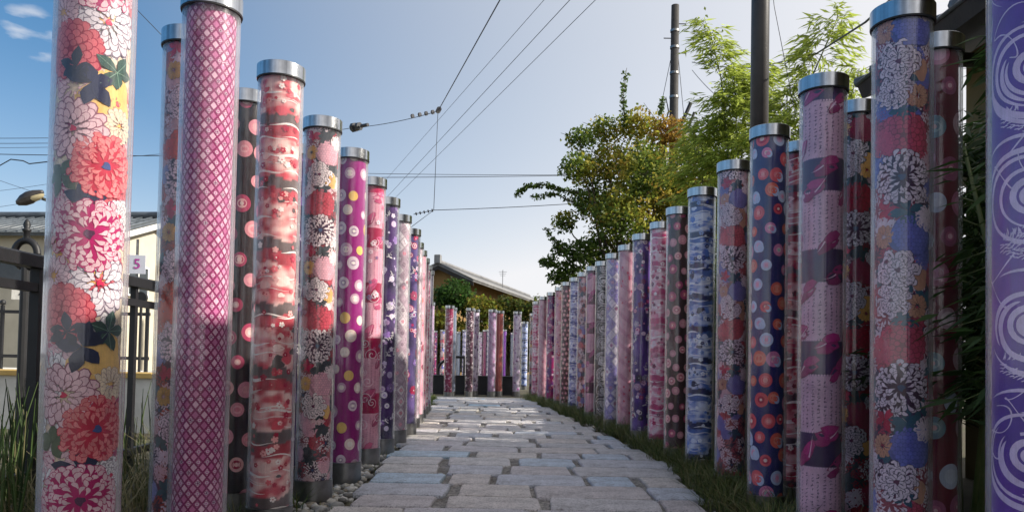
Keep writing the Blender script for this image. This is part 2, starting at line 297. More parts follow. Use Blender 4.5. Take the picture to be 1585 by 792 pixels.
# ------------------------------------------------------------------ printed cloth designs
RF = 0.0815                      # radius of the cloth roll
VF = 1.832                        # height of the cloth roll
CIRC = 2 * PI * RF
class Sheet:
    """A roll of printed cloth, unrolled: u runs round the roll (metres, 0 faces the path), v runs up. Every motif is a thin
    applied layer a few tenths of a millimetre proud of the one below."""
    def __init__(s, seed=1):
        s.V, s.F, s.K, s.n = [], [], [], 0; s.r = random.Random(seed)
    def _put(s, P, F, col, h):
        m = len(P); Q = np.empty((m, 3)); Q[:, :2] = P; Q[:, 2] = h; s.V.append(Q); s.F.append(np.asarray(F, dtype=np.int32) + s.n)
        c = np.empty((m, 3)); c[:] = col; s.K.append(c); s.n += m
    def base(s, fn, nu=64, nv=120):
        us = np.linspace(-CIRC / 2, CIRC / 2, nu + 1); vs = np.linspace(0, VF, nv + 1)
        P = np.array([(u, v) for v in vs for u in us]); col = np.array([fn(u, v) for v in vs for u in us])
        F = []
        for j in range(nv):
            for i in range(nu):
                a = j * (nu + 1) + i; F.append((a, a + 1, a + nu + 2)); F.append((a, a + nu + 2, a + nu + 1))
        Q = np.empty((len(P), 3)); Q[:, :2] = P; Q[:, 2] = 0; s.V.append(Q); s.F.append(np.array(F, dtype=np.int32) + s.n); s.K.append(col); s.n += len(P)
    def fan(s, pts, cen, col, h):
        m = len(pts); P = np.vstack([np.asarray(cen)[None], pts]); s._put(P, [(0, 1 + k, 1 + (k + 1) % m) for k in range(m)], col, h)
    def disc(s, u, v, r, col, h, asp=1.0, n=20, wob=0.0):
        t = np.linspace(0, 2 * PI, n, endpoint=False); w = 1 + wob * np.sin(3 * t + u * 99) + wob * .6 * np.sin(5 * t + v * 77)
        rings = max(1, int(r / .012)); P = [(u, v)]; F = []
        for k in range(1, rings + 1):
            q = r * k / rings * w; P += list(zip(u + q * np.cos(t), v + q * asp * np.sin(t)))
        for j in range(n): F.append((0, 1 + j, 1 + (j + 1) % n))
        for k in range(rings - 1):
            a, b = 1 + k * n, 1 + (k + 1) * n
            for j in range(n): F.append((a + j, b + j, b + (j + 1) % n)); F.append((a + j, b + (j + 1) % n, a + (j + 1) % n))
        s._put(np.array(P), F, col, h)
    def ring(s, u, v, r0, r1, col, h, n=20):
        t = np.linspace(0, 2 * PI, n, endpoint=False); P = np.vstack([np.c_[u + r0 * np.cos(t), v + r0 * np.sin(t)], np.c_[u + r1 * np.cos(t), v + r1 * np.sin(t)]])
        F = []
        for j in range(n): F.append((j, n + j, n + (j + 1) % n)); F.append((j, n + (j + 1) % n, (j + 1) % n))
        s._put(P, F, col, h)
    def ribbon(s, pts, wid, col, h):
        p = np.asarray(pts, float); d = np.gradient(p, axis=0); d /= (np.linalg.norm(d, axis=1)[:, None] + 1e-9); nn = np.c_[-d[:, 1], d[:, 0]]
        w = np.broadcast_to(wid, (len(p),))[:, None] * .5; P = np.vstack([p + nn * w, p - nn * w]); m = len(p); F = []
        for k in range(m - 1): F.append((k, m + k, m + k + 1)); F.append((k, m + k + 1, k + 1))
        s._put(P, F, col, h)
    _T = {}
    def petal(s, u, v, ang, L, wd, col, h, kind='round', curl=0.0):
        key = kind
        if key not in Sheet._T:
            if kind == 'round': q = [(0, 0), (.25, .42), (.6, .5), (.9, .34), (1, 0), (.9, -.34), (.6, -.5), (.25, -.42)]
            elif kind == 'point': q = [(0, 0), (.3, .36), (.55, .48), (.8, .28), (1, 0), (.8, -.28), (.55, -.48), (.3, -.36)]
            elif kind == 'claw': q = [(0, .1), (.35, .42), (.7, .52), (1, .28), (1.02, -.25), (.8, -.05), (.55, .02), (.25, -.06)]
            elif kind == 'drop': q = [(0, .04), (.4, .20), (.72, .50), (.98, .46), (1.08, .08), (.98, -.36), (.74, -.42), (.4, -.16)]
            elif kind == 'notch': q = [(0, 0), (.3, .38), (.75, .5), (1, .22), (.88, 0), (1, -.22), (.75, -.5), (.3, -.38)]
            Sheet._T[key] = np.array(q)
        q = Sheet._T[key].copy(); x = q[:, 0] * L; y = q[:, 1] * wd + curl * (q[:, 0] ** 2) * L; c, si = math.cos(ang), math.sin(ang)
        P = np.c_[u + x * c - y * si, v + x * si + y * c]; cx, cy = .55 * L, curl * .3 * L + (.2 * wd if kind == 'claw' else 0)
        s.fan(P, (u + cx * c - cy * si, v + cx * si + cy * c), col, h)
    def mum(s, u, v, R, style, fill, edge, base=None, core=None, h=.001, den=1.0):
        r = s.r; e = .00008
        if style == 'dahlia':
            s.disc(u, v, R * .92, edge, h, n=18, wob=.04)
            K = 5
            for k in range(K):
                q = R * (1 - k / K * .95); n = max(4, int(2 * PI * q / (R * .30) * den)); o = r.random() * 6
                for j in range(n):
                    a = o + 2 * PI * j / n + r.uniform(-.06, .06); pu, pv = u + q * .86 * math.cos(a), v + q * .86 * math.sin(a); w = R * .155 * (1 - .35 * k / K)
                    hh = h + e * (1 + 3 * k + j % 2); f = shade(fill, r.uniform(.86, 1.1))
                    s.disc(pu, pv, w * 1.15, edge, hh, n=9); s.disc(pu, pv, w * .93, f, hh + e * .5, n=9)
        elif style == 'outline':
            K = 5
            for k in range(K):
                q = R * (1 - k / K * .88); n = max(5, int((15 - 1.6 * k) * den)); o = r.random() * 6
                for j in range(n):
                    a = o + 2 * PI * (j + r.uniform(-.15, .15)) / n; L = q * .55; w = q * .38; cu = r.uniform(-.25, .25)
                    pu, pv = u + q * .48 * math.cos(a), v + q * .48 * math.sin(a); hh = h + e * (1 + 3 * k + j % 2)
                    s.petal(pu, pv, a, L * 1.05, w * 1.06, edge, hh, 'round', cu); s.petal(pu + .0012 * math.cos(a), pv + .0012 * math.sin(a), a, L * .95, w * .84, shade(fill, r.uniform(.93, 1.05)), hh + e * .5, 'round', cu)
            if core: s.disc(u, v, R * .10, core, h + e * 20, n=9, wob=.25)
        elif style == 'claw':
            if base: s.disc(u, v, R * .95, base, h, n=22, wob=.05)
            K = 6
            for k in range(K):
                q = R * (1 - k / K * .9); n = max(6, int((27 - 3.8 * k) * den)); o = r.random() * 6
                for j in range(n):
                    a = o + 2 * PI * (j + r.uniform(-.25, .25)) / n; d = 1 if r.random() < .5 else -1; L = R * r.uniform(.22, .31) * (1 - .15 * k / K); w = R * r.uniform(.17, .21) * (1 - .25 * k / K)
                    b = a + d * r.uniform(.0, .45); qq = q * r.uniform(.76, .86); pu, pv = u + qq * math.cos(a), v + qq * math.sin(a); hh = h + e * (1 + 2.5 * k + j % 2)
                    if base: s.petal(pu - .001 * math.cos(b), pv - .001 * math.sin(b), b, L * 1.10, w * d * 1.32, base, hh, 'drop', d * .25)
                    s.petal(pu, pv, b, L, w * d, shade(fill, r.uniform(.84, 1.06)), hh + e * .5, 'drop', d * .25)
            if core: s.disc(u, v, R * .13, core, h + e * 20, n=9, wob=.2)
        elif style == 'spider':
            if base: s.disc(u, v, R * .72, base, h, n=22, wob=.05)
            K = 4
            for k in range(K):
                q = R * (1.08 - k * .22); n = max(7, int((24 - 4 * k) * den)); o = r.random() * 6
                for j in range(n):
                    a = o + 2 * PI * (j + r.uniform(-.25, .25)) / n; L = q * r.uniform(.85, 1.12); bend = r.uniform(-.9, .9); t = np.linspace(.18, 1, 8)
                    hook = np.where(t > .75, (t - .75) * 7 * np.sign(bend), 0); aa = a + bend * .35 * t * t + hook * .12
                    rad = L * (t - np.where(t > .82, (t - .82) * 1.2, 0)); P = np.c_[u + rad * np.cos(aa), v + rad * np.sin(aa)]
                    wd = R * .115 * np.array([.5, .8, .9, .9, .95, 1.1, 1.15, .5]); hh = h + e * (1 + 3 * k + j % 2)
                    if edge is not None: s.ribbon(P, wd * 1.45, edge, hh)
                    s.ribbon(P, wd, shade(fill, r.uniform(.9, 1.06)), hh + e * .5)
            if core: s.disc(u, v, R * .12, core, h + e * 20, n=9, wob=.25)
        elif style == 'scale':
            s.disc(u, v, R, edge, h, n=20, wob=.05); st = R * .2; n = int(2.2 * R / st)
            for a in range(n):
                for b in range(n):
                    x = -R + (a + .5 * (b % 2)) * st; y = R - b * st * .9
                    if x * x + y * y < (R * .9) ** 2:
                        s.disc(u + x, v + y, st * .5, shade(fill, r.uniform(.9, 1.08)), h + e * (1 + b), n=9)
    def leaf(s, u, v, ang, L, w, col, h, vein=None):
        s.petal(u, v, ang, L, w, col, h, 'point', s.r.uniform(-.2, .2))
        if vein is not None:
            t = np.linspace(0, .95, 5); s.ribbon(np.c_[u + t * L * math.cos(ang), v + t * L * math.sin(ang)], .0012, vein, h + .0001)
    def leaves(s, u, v, R, col, h, n=5, vein=None):
        o = s.r.random() * 6
        for j in range(n): s.leaf(u, v, o + 2 * PI * j / n + s.r.uniform(-.3, .3), R * s.r.uniform(.8, 1.2), R * .62, shade(col, s.r.uniform(.85, 1.15)), h + .00004 * j, vein)
    def sakura(s, u, v, R, col, h, core=None):
        o = s.r.random() * 6
        for j in range(5): s.petal(u, v, o + 2 * PI * j / 5, R, R * .75, col, h + .00003 * j, 'notch')
        if core is not None: s.disc(u, v, R * .22, core, h + .0003, n=7)
    def spiral(s, u, v, R, turns, col, h, w, d=1, a0=0.0):
        t = np.linspace(0, 1, int(turns * 22)); rr = R * (.05 + .95 * t ** .9); a = a0 + d * turns * 2 * PI * t
        s.ribbon(np.c_[u + rr * np.cos(a), v + rr * np.sin(a)], w * (.45 + .55 * np.sin(PI * np.minimum(1, t * 1.02)) ** .5), col, h)
    def mesh(s, name):
        V = np.vstack(s.V); F = np.vstack(s.F); K = np.vstack(s.K)
        u, v, h = V[:, 0], np.clip(V[:, 1], 0, VF), V[:, 2]; r = RF + h; a = u / RF
        P = np.c_[r * np.sin(a), -r * np.cos(a), v]
        return np_mesh(name, P, F, K, M['cloth'])

def shade(c, k): return tuple(min(.9, x * k) for x in c)
def mixc(a, b, t): return tuple(x + (y - x) * t for x, y in zip(a, b))
def nz(u, v, su, sv, o=0.0):
    a = u / RF; return noise.noise(Vector((math.sin(a) * RF * su, math.cos(a) * RF * su, v * sv + o)))
L_ = lin
WHITE = L_('e6e0e2'); CREAM = L_('dccab2'); OCHRE = L_('dba864'); NAVY = L_('232844'); DGREEN = L_('2f4a45'); MAG = L_('a82260'); CORAL = L_('c9656e')
PINKW = L_('dcb8bf'); LAV = L_('8f86b4'); PERI = L_('6c70ba'); TEAL = L_('2e5468'); CRIM = L_('b02a4c'); PLUM = L_('3c2140'); DRED = L_('5c1228')

def fill_flowers(s, period, items, bgset, bgR=.056, den=1.0, step=.088):
    """items: (u, v, R, style, fill, edge, base, core, level); tiled up the roll over a crowded ground of smaller blooms"""
    r = s.r; nc = max(1, round(CIRC / step))
    for j in range(int(VF / (step * .86)) + 2):
        for i in range(nc):
            st, f, e, b, c = bgset[(i * 2 + j * 3 + r.randrange(2)) % len(bgset)]
            u = (i + .5 * (j % 2) + r.uniform(-.2, .2)) * CIRC / nc - CIRC / 2; v = (j + r.uniform(-.25, .25)) * step * .86
            if st == 'leaves': s.leaves(u, v, bgR * .9, f, .0012, 5, e)
            elif st == 'patch': s.disc(u, v, bgR, f, .0004 + .00005 * (j % 3), n=16, wob=.12)
            else: s.mum(u, v, bgR * r.uniform(.85, 1.15), st, f, e, b, c, .0003 + .0002 * ((i + j) % 3), .8 * den)
    for k in range(-1, int(VF / period) + 2):
        for it in items:
            u, v, R, st, f, e, b, c, lv = it; vv = v + k * period
            if vv < -R or vv > VF + R: continue
            if st == 'leaves': s.leaves(u, vv, R, f, .0022 + .0006 * lv, 5, e)
            elif st == 'patch': s.disc(u, vv, R, f, .0019 + .0001 * lv, n=22, wob=.12)
            else: s.mum(u, vv, R, st, f, e, b, c, .0020 + .0006 * lv, den)
def floral_cream():
    """large chrysanthemums in coral, white and magenta with navy leaves on cream"""
    s = Sheet(11); s.base(lambda u, v: mixc(CREAM, L_('d9b9a8'), max(0, min(1, .5 + nz(u, v, 9, 5)))), 48, 60)
    D = .66; it = []
    def px(x, y, R, *a):                           # offsets measured on the cloth: x from the roll's centre line, y down the roll
        dx = max(-.98, min(.98, x)); it.append((RF * math.asin(dx), 1.55 - y, R, *a))
    OL = L_('6d5f70')
    px(-.40, .02, .075, 'patch', OCHRE, None, None, None, 0); px(.45, .27, .07, 'patch', L_('e2b978'), None, None, None, 0)
    px(-.62, .155, .076, 'dahlia', CORAL, L_('9c2c42'), None, None, 2)
    px(.34, .075, .082, 'outline', L_('d4cad0'), OL, None, L_('c23055'), 1)
    px(.60, .195, .052, 'leaves', DGREEN, L_('7f9c8a'), None, None, 3)
    px(-.05, .235, .060, 'leaves', NAVY, None, None, None, 4); px(-.45, .20, .045, 'leaves', L_('1d2238'), None, None, None, 4)
    px(-.48, .355, .078, 'outline', PINKW, L_('8c5a6b'), None, L_('c23055'), 3)
    px(.40, .44, .078, 'claw', L_('d98284'), None, L_('b83a4e'), L_('3b4a7c'), 4)
    px(-.75, .47, .050, 'leaves', L_('4f5b48'), None, None, None, 2); px(-.1, .53, .052, 'leaves', NAVY, None, None, None, 3)
    px(.02, .615, .086, 'claw', PINKW, None, MAG, L_('4a1c40'), 5)
    px(.72, .33, .045, 'outline', CREAM, L_('a08c88'), None, None, 2); px(-.85, .06, .05, 'outline', PINKW, L_('8c5a6b'), None, None, 1); px(.8, .56, .05, 'spider', WHITE, OL, None, L_('c23055'), 2)
    fill_flowers(s, D, it, [('outline', CREAM, L_('b0a09a'), None, L_('c23055')), ('outline', PINKW, L_('9c7280'), None, None), ('patch', CREAM, None, None, None), ('dahlia', CORAL, L_('9c2c42'), None, None), ('outline', WHITE, OL, None, None), ('claw', PINKW, None, MAG, None)], .058); return s
def floral_dark(seed, ground, cols, D=.70, sc=1.0):
    """crowded chrysanthemums on a dark ground; cols: (a) dahlia colour, (b) pale petals, (c) scale-flower colour, (d) patch colour, (e) leaf colour"""
    a, b, c, d, e = cols; s = Sheet(seed); s.base(lambda u, v: mixc(ground, shade(ground, 1.7), max(0, min(1, .5 + nz(u, v, 9, 5)))), 40, 50)
    it = []
    def px(x, y, R, *q): it.append((RF * math.asin(max(-.98, min(.98, x))), 1.62 - y, R * 1.28 * sc ** .6, *q))
    px(-.35, .035, .048, 'spider', b, shade(ground, .8), None, L_('4b2c50'), 4); px(.55, .055, .03, 'outline', d, shade(d, .5), None, None, 3); px(.1, .10, .036, 'leaves', e, None, None, None, 2)
    px(.05, .185, .062, 'dahlia', a, shade(a, .45), None, None, 2); px(-.72, .20, .04, 'spider', shade(a, 1.1), None, None, None, 3)
    px(.02, .325, .066, 'claw', b, None, L_('3d1c38'), L_('31456b'), 4)
    px(-.55, .43, .032, 'leaves', CRIM, None, None, None, 2); px(.25, .44, .042, 'leaves', e, None, None, None, 3); px(.85, .46, .036, 'spider', b, None, None, None, 4)
    px(.42, .52, .056, 'scale', c, shade(c, .6), None, None, 3); px(-.62, .52, .03, 'outline', d, shade(d, .5), None, None, 2)
    px(-.12, .635, .058, 'spider', b, shade(ground, .8), L_('6d3550'), L_('5d2848'), 5)
    px(.62, .665, .028, 'patch', d, None, None, None, 4); px(.15, .68, .03, 'leaves', e, None, None, None, 2)
    bgs = [('dahlia', a, shade(a, .45), None, None), ('claw', b, None, L_('3d1c38'), L_('31456b')), ('spider', b, None, shade(a, .55), None), ('scale', c, shade(c, .6), None, None), ('leaves', e, None, None, None), ('claw', b, None, shade(a, .5), None), ('spider', mixc(b, a, .35), None, shade(a, .5), None), ('claw', shade(a, .8), None, shade(ground, .8), None)]
    fill_flowers(s, D, it, bgs, .054 * sc, 1.0, .086 * sc); return s
def lozenge():
    """rose lattice of small diamonds with flower centres"""
    s = Sheet(3); ln = L_('862a5c'); s.base(lambda u, v: ln, 48, 40); r = s.r; nc = 18; du = CIRC / nc; dv = .0350
    for j in range(int(VF / dv * 2) + 1):
        for i in range(nc):
            u = (i + .5 * (j % 2)) * du - CIRC / 2; v = j * dv / 2; k = .74
            t = (i + (j // 2)) % 3 if j % 2 else (i * 2 + j // 2) % 4
            c = (L_('deb4c6'), L_('cf8eae'), L_('c0709a'), L_('d6a0ba'))[t]
            P = np.array([(u - du / 2 * k, v), (u - du / 4 * k, v - dv / 4 * k), (u, v - dv / 2 * k), (u + du / 4 * k, v - dv / 4 * k), (u + du / 2 * k, v), (u + du / 4 * k, v + dv / 4 * k), (u, v + dv / 2 * k), (u - du / 4 * k, v + dv / 4 * k)])
            s.fan(P, (u, v), shade(c, r.uniform(.92, 1.05)), .0004)
            if j % 2 == 0:
                if (i + j // 2) % 5 == 0:
                    s.disc(u, v, .0075, L_('7c2a62'), .0006, n=10)
                    for q in range(5): s.disc(u + .0045 * math.cos(q * 1.256), v + .0045 * math.sin(q * 1.256), .0017, WHITE, .0008, n=6)
                else:
                    s.disc(u, v, .0082, ln, .0006, n=12); s.disc(u, v, .0062, L_('e6cfdc'), .0008, n=12); s.sakura(u, v, .0045, L_('c07aa4'), .001)
    return s
def dots(seed, ground, pals, r0, rows, cols=6, jit=.3, streak=.25, moon=False):
    """rows of concentric discs; pals: list of (outer, middle, inner)"""
    s = Sheet(seed); r = s.r; g2 = shade(ground, 1.5)
    s.base(lambda u, v: mixc(ground, g2, max(0, min(1, streak * 2 * (.5 + nz(u, v * .04, 120, 1))))), 96, 24)
    dv = VF / rows; du = CIRC / cols
    for j in range(rows + 1):
        for i in range(cols):
            u = (i + .5 * (j % 2)) * du - CIRC / 2 + r.uniform(-jit, jit) * du * .5; v = (j + r.uniform(-jit, jit) * .6) * dv
            o, m, n_ = pals[r.randrange(len(pals))]; R = r0 * r.uniform(.72, 1.12); h = .0006 + .0003 * ((i + j * 3) % 5)
            s.disc(u, v, R, o, h, 1.06, 26); q = r.uniform(.45, .68)
            if m is not None: s.disc(u, v, R * q, m, h + .0002, 1.0, 18)
            if n_ is not None: s.disc(u, v, R * q * r.uniform(.35, .6), n_, h + .0004, 1.0, 12)
            if moon and r.random() < .3: s.disc(u + R * .55, v - R * .35, R * .55, L_('b9c8e6'), h + .0006, 1.3, 14); s.disc(u + R * .3, v - R * .2, R * .45, o, h + .0008, 1, 14)
    return s
def cloudband(seed, grounds, flo, stripe, period=.27, nf=330, big=.013):
    """horizontal cloud bands with white streams, scattered with cherry blossom; grounds = (dark band, mid, light)"""
    s = Sheet(seed); r = s.r; dk, md, lt = grounds
    def fn(u, v):
        t = (v + .02 * nz(u, v, 14, 3)) / period % 1.0; n = nz(u, v, 22, 30, 5)
        if t < .19: c = mixc(dk, shade(dk, 1.6), max(0, min(1, .5 + n)))
        elif t < .52: c = mixc(md, lt, max(0, min(1, .45 + 1.4 * n)))
        elif t < .80: c = mixc(lt, md, max(0, min(1, .35 + 1.6 * n)))
        else: c = mixc(md, shade(md, .6), max(0, min(1, .6 + n)))
        return c
    s.base(fn, 64, 180)
    for k in range(int(VF / period) + 1):
        for t, w in ((.0, .008), (.27, .006), (.53, .011), (.58, .004), (.82, .005), (.40, .003)):
            for q in range(3):
                u0 = r.uniform(-.26, .26); u = np.linspace(u0, u0 + r.uniform(.10, .24), 14); v = (k + t) * period + .006 * np.sin(u * 40 + k) + r.uniform(-.006, .006)
                s.ribbon(np.c_[u, v], w * np.sin(np.linspace(.15, PI - .15, 14)) * r.uniform(.7, 1.2), stripe, .0005 + .0001 * q)
        for q in range(14):                      # soft cloud lobes along the bands
            u = r.uniform(-.26, .26); v = (k + r.choice((.3, .5, .62, .85))) * period + r.uniform(-.02, .02)
            s.disc(u, v, r.uniform(.010, .028), shade(r.choice((md, lt, md, dk)), r.uniform(.85, 1.2)), .0008 + .0001 * (q % 4), r.uniform(.5, .9), 14, .15)
    for q in range(nf):
        u = r.uniform(-CIRC / 2, CIRC / 2); t = r.choice((.1, .34, .42, .6, .66, .72, .9)); v = (r.randrange(int(VF / period) + 1) + t + r.uniform(-.07, .07)) * period
        c = r.choice(flo); s.sakura(u, v, big * r.uniform(.55, 1.25), shade(c, r.uniform(.9, 1.1)), .0016 + .0004 * (q % 5), r.choice(flo))
    return s
def textband(seed, pale, dark, blob, ink):
    """pale bands of brush-written columns between dark bands, with large flat petals crossing the seams"""
    s = Sheet(seed); r = s.r; per = .385; tb = .62
    s.base(lambda u, v: (mixc(pale, shade(pale, .82), max(0, min(1, .5 + nz(u, v, 14, 10)))) if ((v + .004 * nz(u, v, 60, 60)) / per % 1) < tb else mixc(dark, shade(dark, 1.5), max(0, min(1, .4 + nz(u, v, 10, 6))))), 56, 240)
    for k in range(int(VF / per) + 1):
        v0, v1 = k * per, (k + tb) * per
        for i in range(21):
            u = -CIRC / 2 + (i + .5) * CIRC / 21 + r.uniform(-.002, .002); v = v1 - .010 - r.uniform(0, .02)
            while v > v0 + .018:
                g = r.uniform(.010, .016)
                for q in range(r.randint(2, 3)):
                    a = r.uniform(-.4, 2.0) + (PI / 2 if r.random() < .4 else 0); L = r.uniform(.006, .011); x, y = u + r.uniform(-.003, .003), v - r.uniform(0, g * .6); t = np.linspace(-.5, .5, 5)
                    s.ribbon(np.c_[x + L * t * math.cos(a) + .002 * np.sin(t * 5), y + L * t * math.sin(a)], np.array([.0009, .0021, .0016, .0022, .0008]), ink, .0005 + .0001 * q)
                v -= g + .003
        u = np.linspace(-CIRC / 2, CIRC / 2, 90)    # scalloped edge of the pale band
        for vv in (v0, v1):
            for x in u[::2]: s.disc(x, vv, .0042, pale, .0004, n=8)
        for q in range(7):
            x = -CIRC / 2 + (q + r.uniform(.2, .8)) * CIRC / 7; vv = (v0 if q % 2 else v1) + r.uniform(-.05, .05); h = .001 + .0006 * (q % 4); a = r.uniform(-.5, .5) + (PI if r.random() < .5 else 0); g = shade(blob, r.uniform(.75, 1.15))
            for dx, dy, sz in ((0, 0, 1.25), (.014, .028, 1.0), (-.018, -.026, .75)):
                ax, ay = x + dx, vv + dy; s.petal(ax - .036 * sz * math.cos(a), ay - .036 * sz * math.sin(a), a, .080 * sz, .046 * sz, shade(g, .55), h, 'round', .35); s.petal(ax - .034 * sz * math.cos(a), ay - .034 * sz * math.sin(a) + .001, a, .075 * sz, .040 * sz, shade(g, 1 + dy * 6), h + .0002, 'round', .35); h += .0004
            t = np.linspace(0, 1, 10); s.ribbon(np.c_[x + .02 * math.cos(a) + .06 * t * math.cos(a + .9), vv + .075 * t * math.sin(a + .9) + .02 * t * t], .006 * (1.05 - t), shade(pale, 1.15), h + .0003)
    return s
def with_swirls(s, col):
    r = s.r
    for k in range(34): s.spiral(r.uniform(-.25, .25), r.uniform(0, VF), r.uniform(.02, .05), 1.6, shade(col, r.uniform(.75, 1)), .0030 + .0002 * (k % 5), .0055, r.choice((1, -1)), r.random() * 6)
    for k in range(60): s.sakura(r.uniform(-.25, .25), r.uniform(0, VF), r.uniform(.012, .024), r.choice((col, L_('c8688c'), L_('8a7096'))), .0042 + .0002 * (k % 4), L_('a83060'))
    return s
def swirl(seed, ground, g2, line, R=.080, lw=.009, per=.33, wave=True):
    """large water spirals with streaming lines and scaly brush curls"""
    s = Sheet(seed); r = s.r; s.base(lambda u, v: mixc(ground, g2, max(0, min(1, .5 + 1.2 * nz(u, v, 8, 3)))), 48, 60)
    for k in range(-1, int(VF / per) + 2):
        for i, uo in enumerate((.012, .26 * RF / .0815 - .01)):
            u = uo + r.uniform(-.008, .008); v = (k + .5 * i) * per + .12; h = .0006 + .0003 * i
            s.spiral(u, v, R * .62, 2.1, line, h, lw, 1 if i == 0 else -1, r.random() * 6)
            for q in range(8):                    # streams running round and off the spiral
                rr = R * (.70 + .11 * q); a0 = r.uniform(0, 6); t = np.linspace(0, 1, 26); a = a0 + t * r.uniform(2.0, 4.0)
                s.ribbon(np.c_[u + rr * np.cos(a) * (1 + .35 * t), v + rr * np.sin(a) * (1 + .35 * t)], lw * .75 * np.sin(PI * t) ** .6 * r.uniform(.5, 1.1), line, h + .0001 * q)
            if not wave: continue
            for q in range(3):
                u0 = u + r.uniform(-.10, .10); v0 = v + per * .5 + r.uniform(-.05, .05); t = np.linspace(0, 1, 30)
                s.ribbon(np.c_[u0 + .05 * np.sin(t * 7 + q) * (1 - t * .5), v0 - .14 * t + .015 * np.sin(t * 13)], .0022 + .002 * np.sin(t * 9) ** 2, line, h + .0002)
            for q in range(3):                    # scaly brush tufts
                u0, v0 = u + r.uniform(-.07, .07), v - per * .42 + r.uniform(-.03, .03)
                for w in range(20): s.petal(u0 + (w % 7) * .009 - .03, v0 + (w // 7) * .010 - .004 * (w % 7), r.uniform(-.6, .4), .012, .0065, line, h + .0003 + .00005 * (w % 4), 'claw', .3)
                for w in range(7): s.petal(u0 - .02 + w * .006, v0 + .03, 1.2 + r.uniform(-.7, .7), .022, .004, line, h + .0004, 'point', .2)
    return s
def diamonds(seed, pale, mid, dark, acc, per=.115, cols=6):
    s = Sheet(seed); r = s.r; s.base(lambda u, v: mixc(pale, shade(pale, .8), max(0, min(1, .5 + nz(u, v, 14, 9)))), 48, 60); du = CIRC / cols
    for j in range(int(VF / per * 2) + 1):
        for i in range(cols):
            u = (i + .5 * (j % 2)) * du - CIRC / 2; v = j * per / 2; k = .93; c = r.choice((mid, pale, mid, shade(pale, .9), mixc(mid, dark, .35)))
            E = [(-1, 0), (-.5, -.5), (0, -1), (.5, -.5), (1, 0), (.5, .5), (0, 1), (-.5, .5)]
            for q, (kk, cc) in enumerate(((.97, dark), (.90, c), (.62, shade(c, r.choice((.75, 1.15)))))):
                P = []; 
                for a in range(8):
                    for f in (0, .5): P.append((u + du / 2 * kk * (E[a][0] * (1 - f) + E[(a + 1) % 8][0] * f), v + per / 2 * kk * (E[a][1] * (1 - f) + E[(a + 1) % 8][1] * f)))
                Q = np.array(P); mid_ = (Q + np.array((u, v))) / 2
                m = len(Q); PP = np.vstack([[(u, v)], mid_, Q]); F = []
                for a in range(m):
                    b = (a + 1) % m; F += [(0, 1 + a, 1 + b), (1 + a, 1 + m + a, 1 + m + b), (1 + a, 1 + m + b, 1 + b)]
                s._put(PP, F, cc, .0004 + .0003 * q)
            if r.random() < .7: s.sakura(u, v, per * .17, r.choice((acc, dark, pale)), .0014, pale)
            for q in range(3):
                a = r.uniform(0, 6); t = np.linspace(-1, 1, 6); s.ribbon(np.c_[u + .02 * t * math.cos(a), v + .02 * t * math.sin(a)], .0018, r.choice((pale, dark)), .0018 + .0001 * q)
    return s
def fine_dots(seed, ground, dot, acc):
    s = Sheet(seed); r = s.r; s.base(lambda u, v: mixc(ground, shade(ground, .78), max(0, min(1, .5 + 1.5 * nz(u, v, 16, 8)))), 48, 50); nc = 40; du = CIRC / nc; dv = .0135
    for j in range(int(VF / dv * 2)):
        for i in range(nc):
            u = (i + .5 * (j % 2)) * du - CIRC / 2; v = j * dv / 2; dd = abs(((u * .8 + v) / .16) % 1 - .5); big = dd < .16
            s.disc(u, v, .0040 if big else .0026, acc if (i * 7 + j * 3) % 29 == 0 else dot, .0004, n=6)
    for q in range(60): s.sakura(r.uniform(-.25, .25), r.uniform(0, VF), .012, acc, .0008, ground)
    return s
def medley(seed, ground, g2, cols, nf=210, rmax=.026, curls=26, pale=WHITE):
    """mixed discs, blossoms and curled sprays"""
    s = Sheet(seed); r = s.r; s.base(lambda u, v: mixc(ground, g2, max(0, min(1, .5 + 1.5 * nz(u, v, 13, 7)))), 48, 60)
    for q in range(nf):
        u, v, R = r.uniform(-CIRC / 2, CIRC / 2), r.uniform(0, VF), rmax * r.choice((.35, .45, .6, .8, 1)); h = .0006 + .0003 * (q % 7); c = r.choice(cols); k = r.random()
        if k < .42:
            s.disc(u, v, R, c, h, n=14); s.ring(u, v, R * .55, R * .75, pale if c != pale else ground, h + .0001, 14); s.disc(u, v, R * .3, r.choice(cols), h + .0001, n=8)
        elif k < .75: s.sakura(u, v, R * 1.3, c, h, r.choice(cols))
        else: s.mum(u, v, R * 1.25, 'claw' if k < .9 else 'dahlia', c, shade(c, .5), shade(c, .45), pale, h, .6)
    for q in range(curls):
        u, v = r.uniform(-CIRC / 2, CIRC / 2), r.uniform(0, VF); t = np.linspace(0, 1, 14); a = r.uniform(0, 6)
        P = np.c_[u + .07 * t * math.cos(a) + .015 * np.sin(t * 6), v + .07 * t * math.sin(a) + .015 * np.cos(t * 6)]; s.ribbon(P, .005 * (1.1 - t), pale, .0030)
        for w in range(9): s.petal(P[w + 2][0], P[w + 2][1], a + (1.2 if w % 2 else -1.2), .018, .008, pale, .0031, 'claw', .2)
    return s
def plain_stripe(seed, c1, c2, c3):
    s = Sheet(seed); r = s.r
    s.base(lambda u, v: mixc(c1, c2, max(0, min(1, .5 + 1.6 * nz(u, v * .1, 90, 1)))), 96, 20)
    for q in range(70):
        u, v = r.uniform(-.25, .25), r.uniform(0, VF); s.leaves(u, v, .02, c3, .0006 + .0002 * (q % 3), 4)
    return s

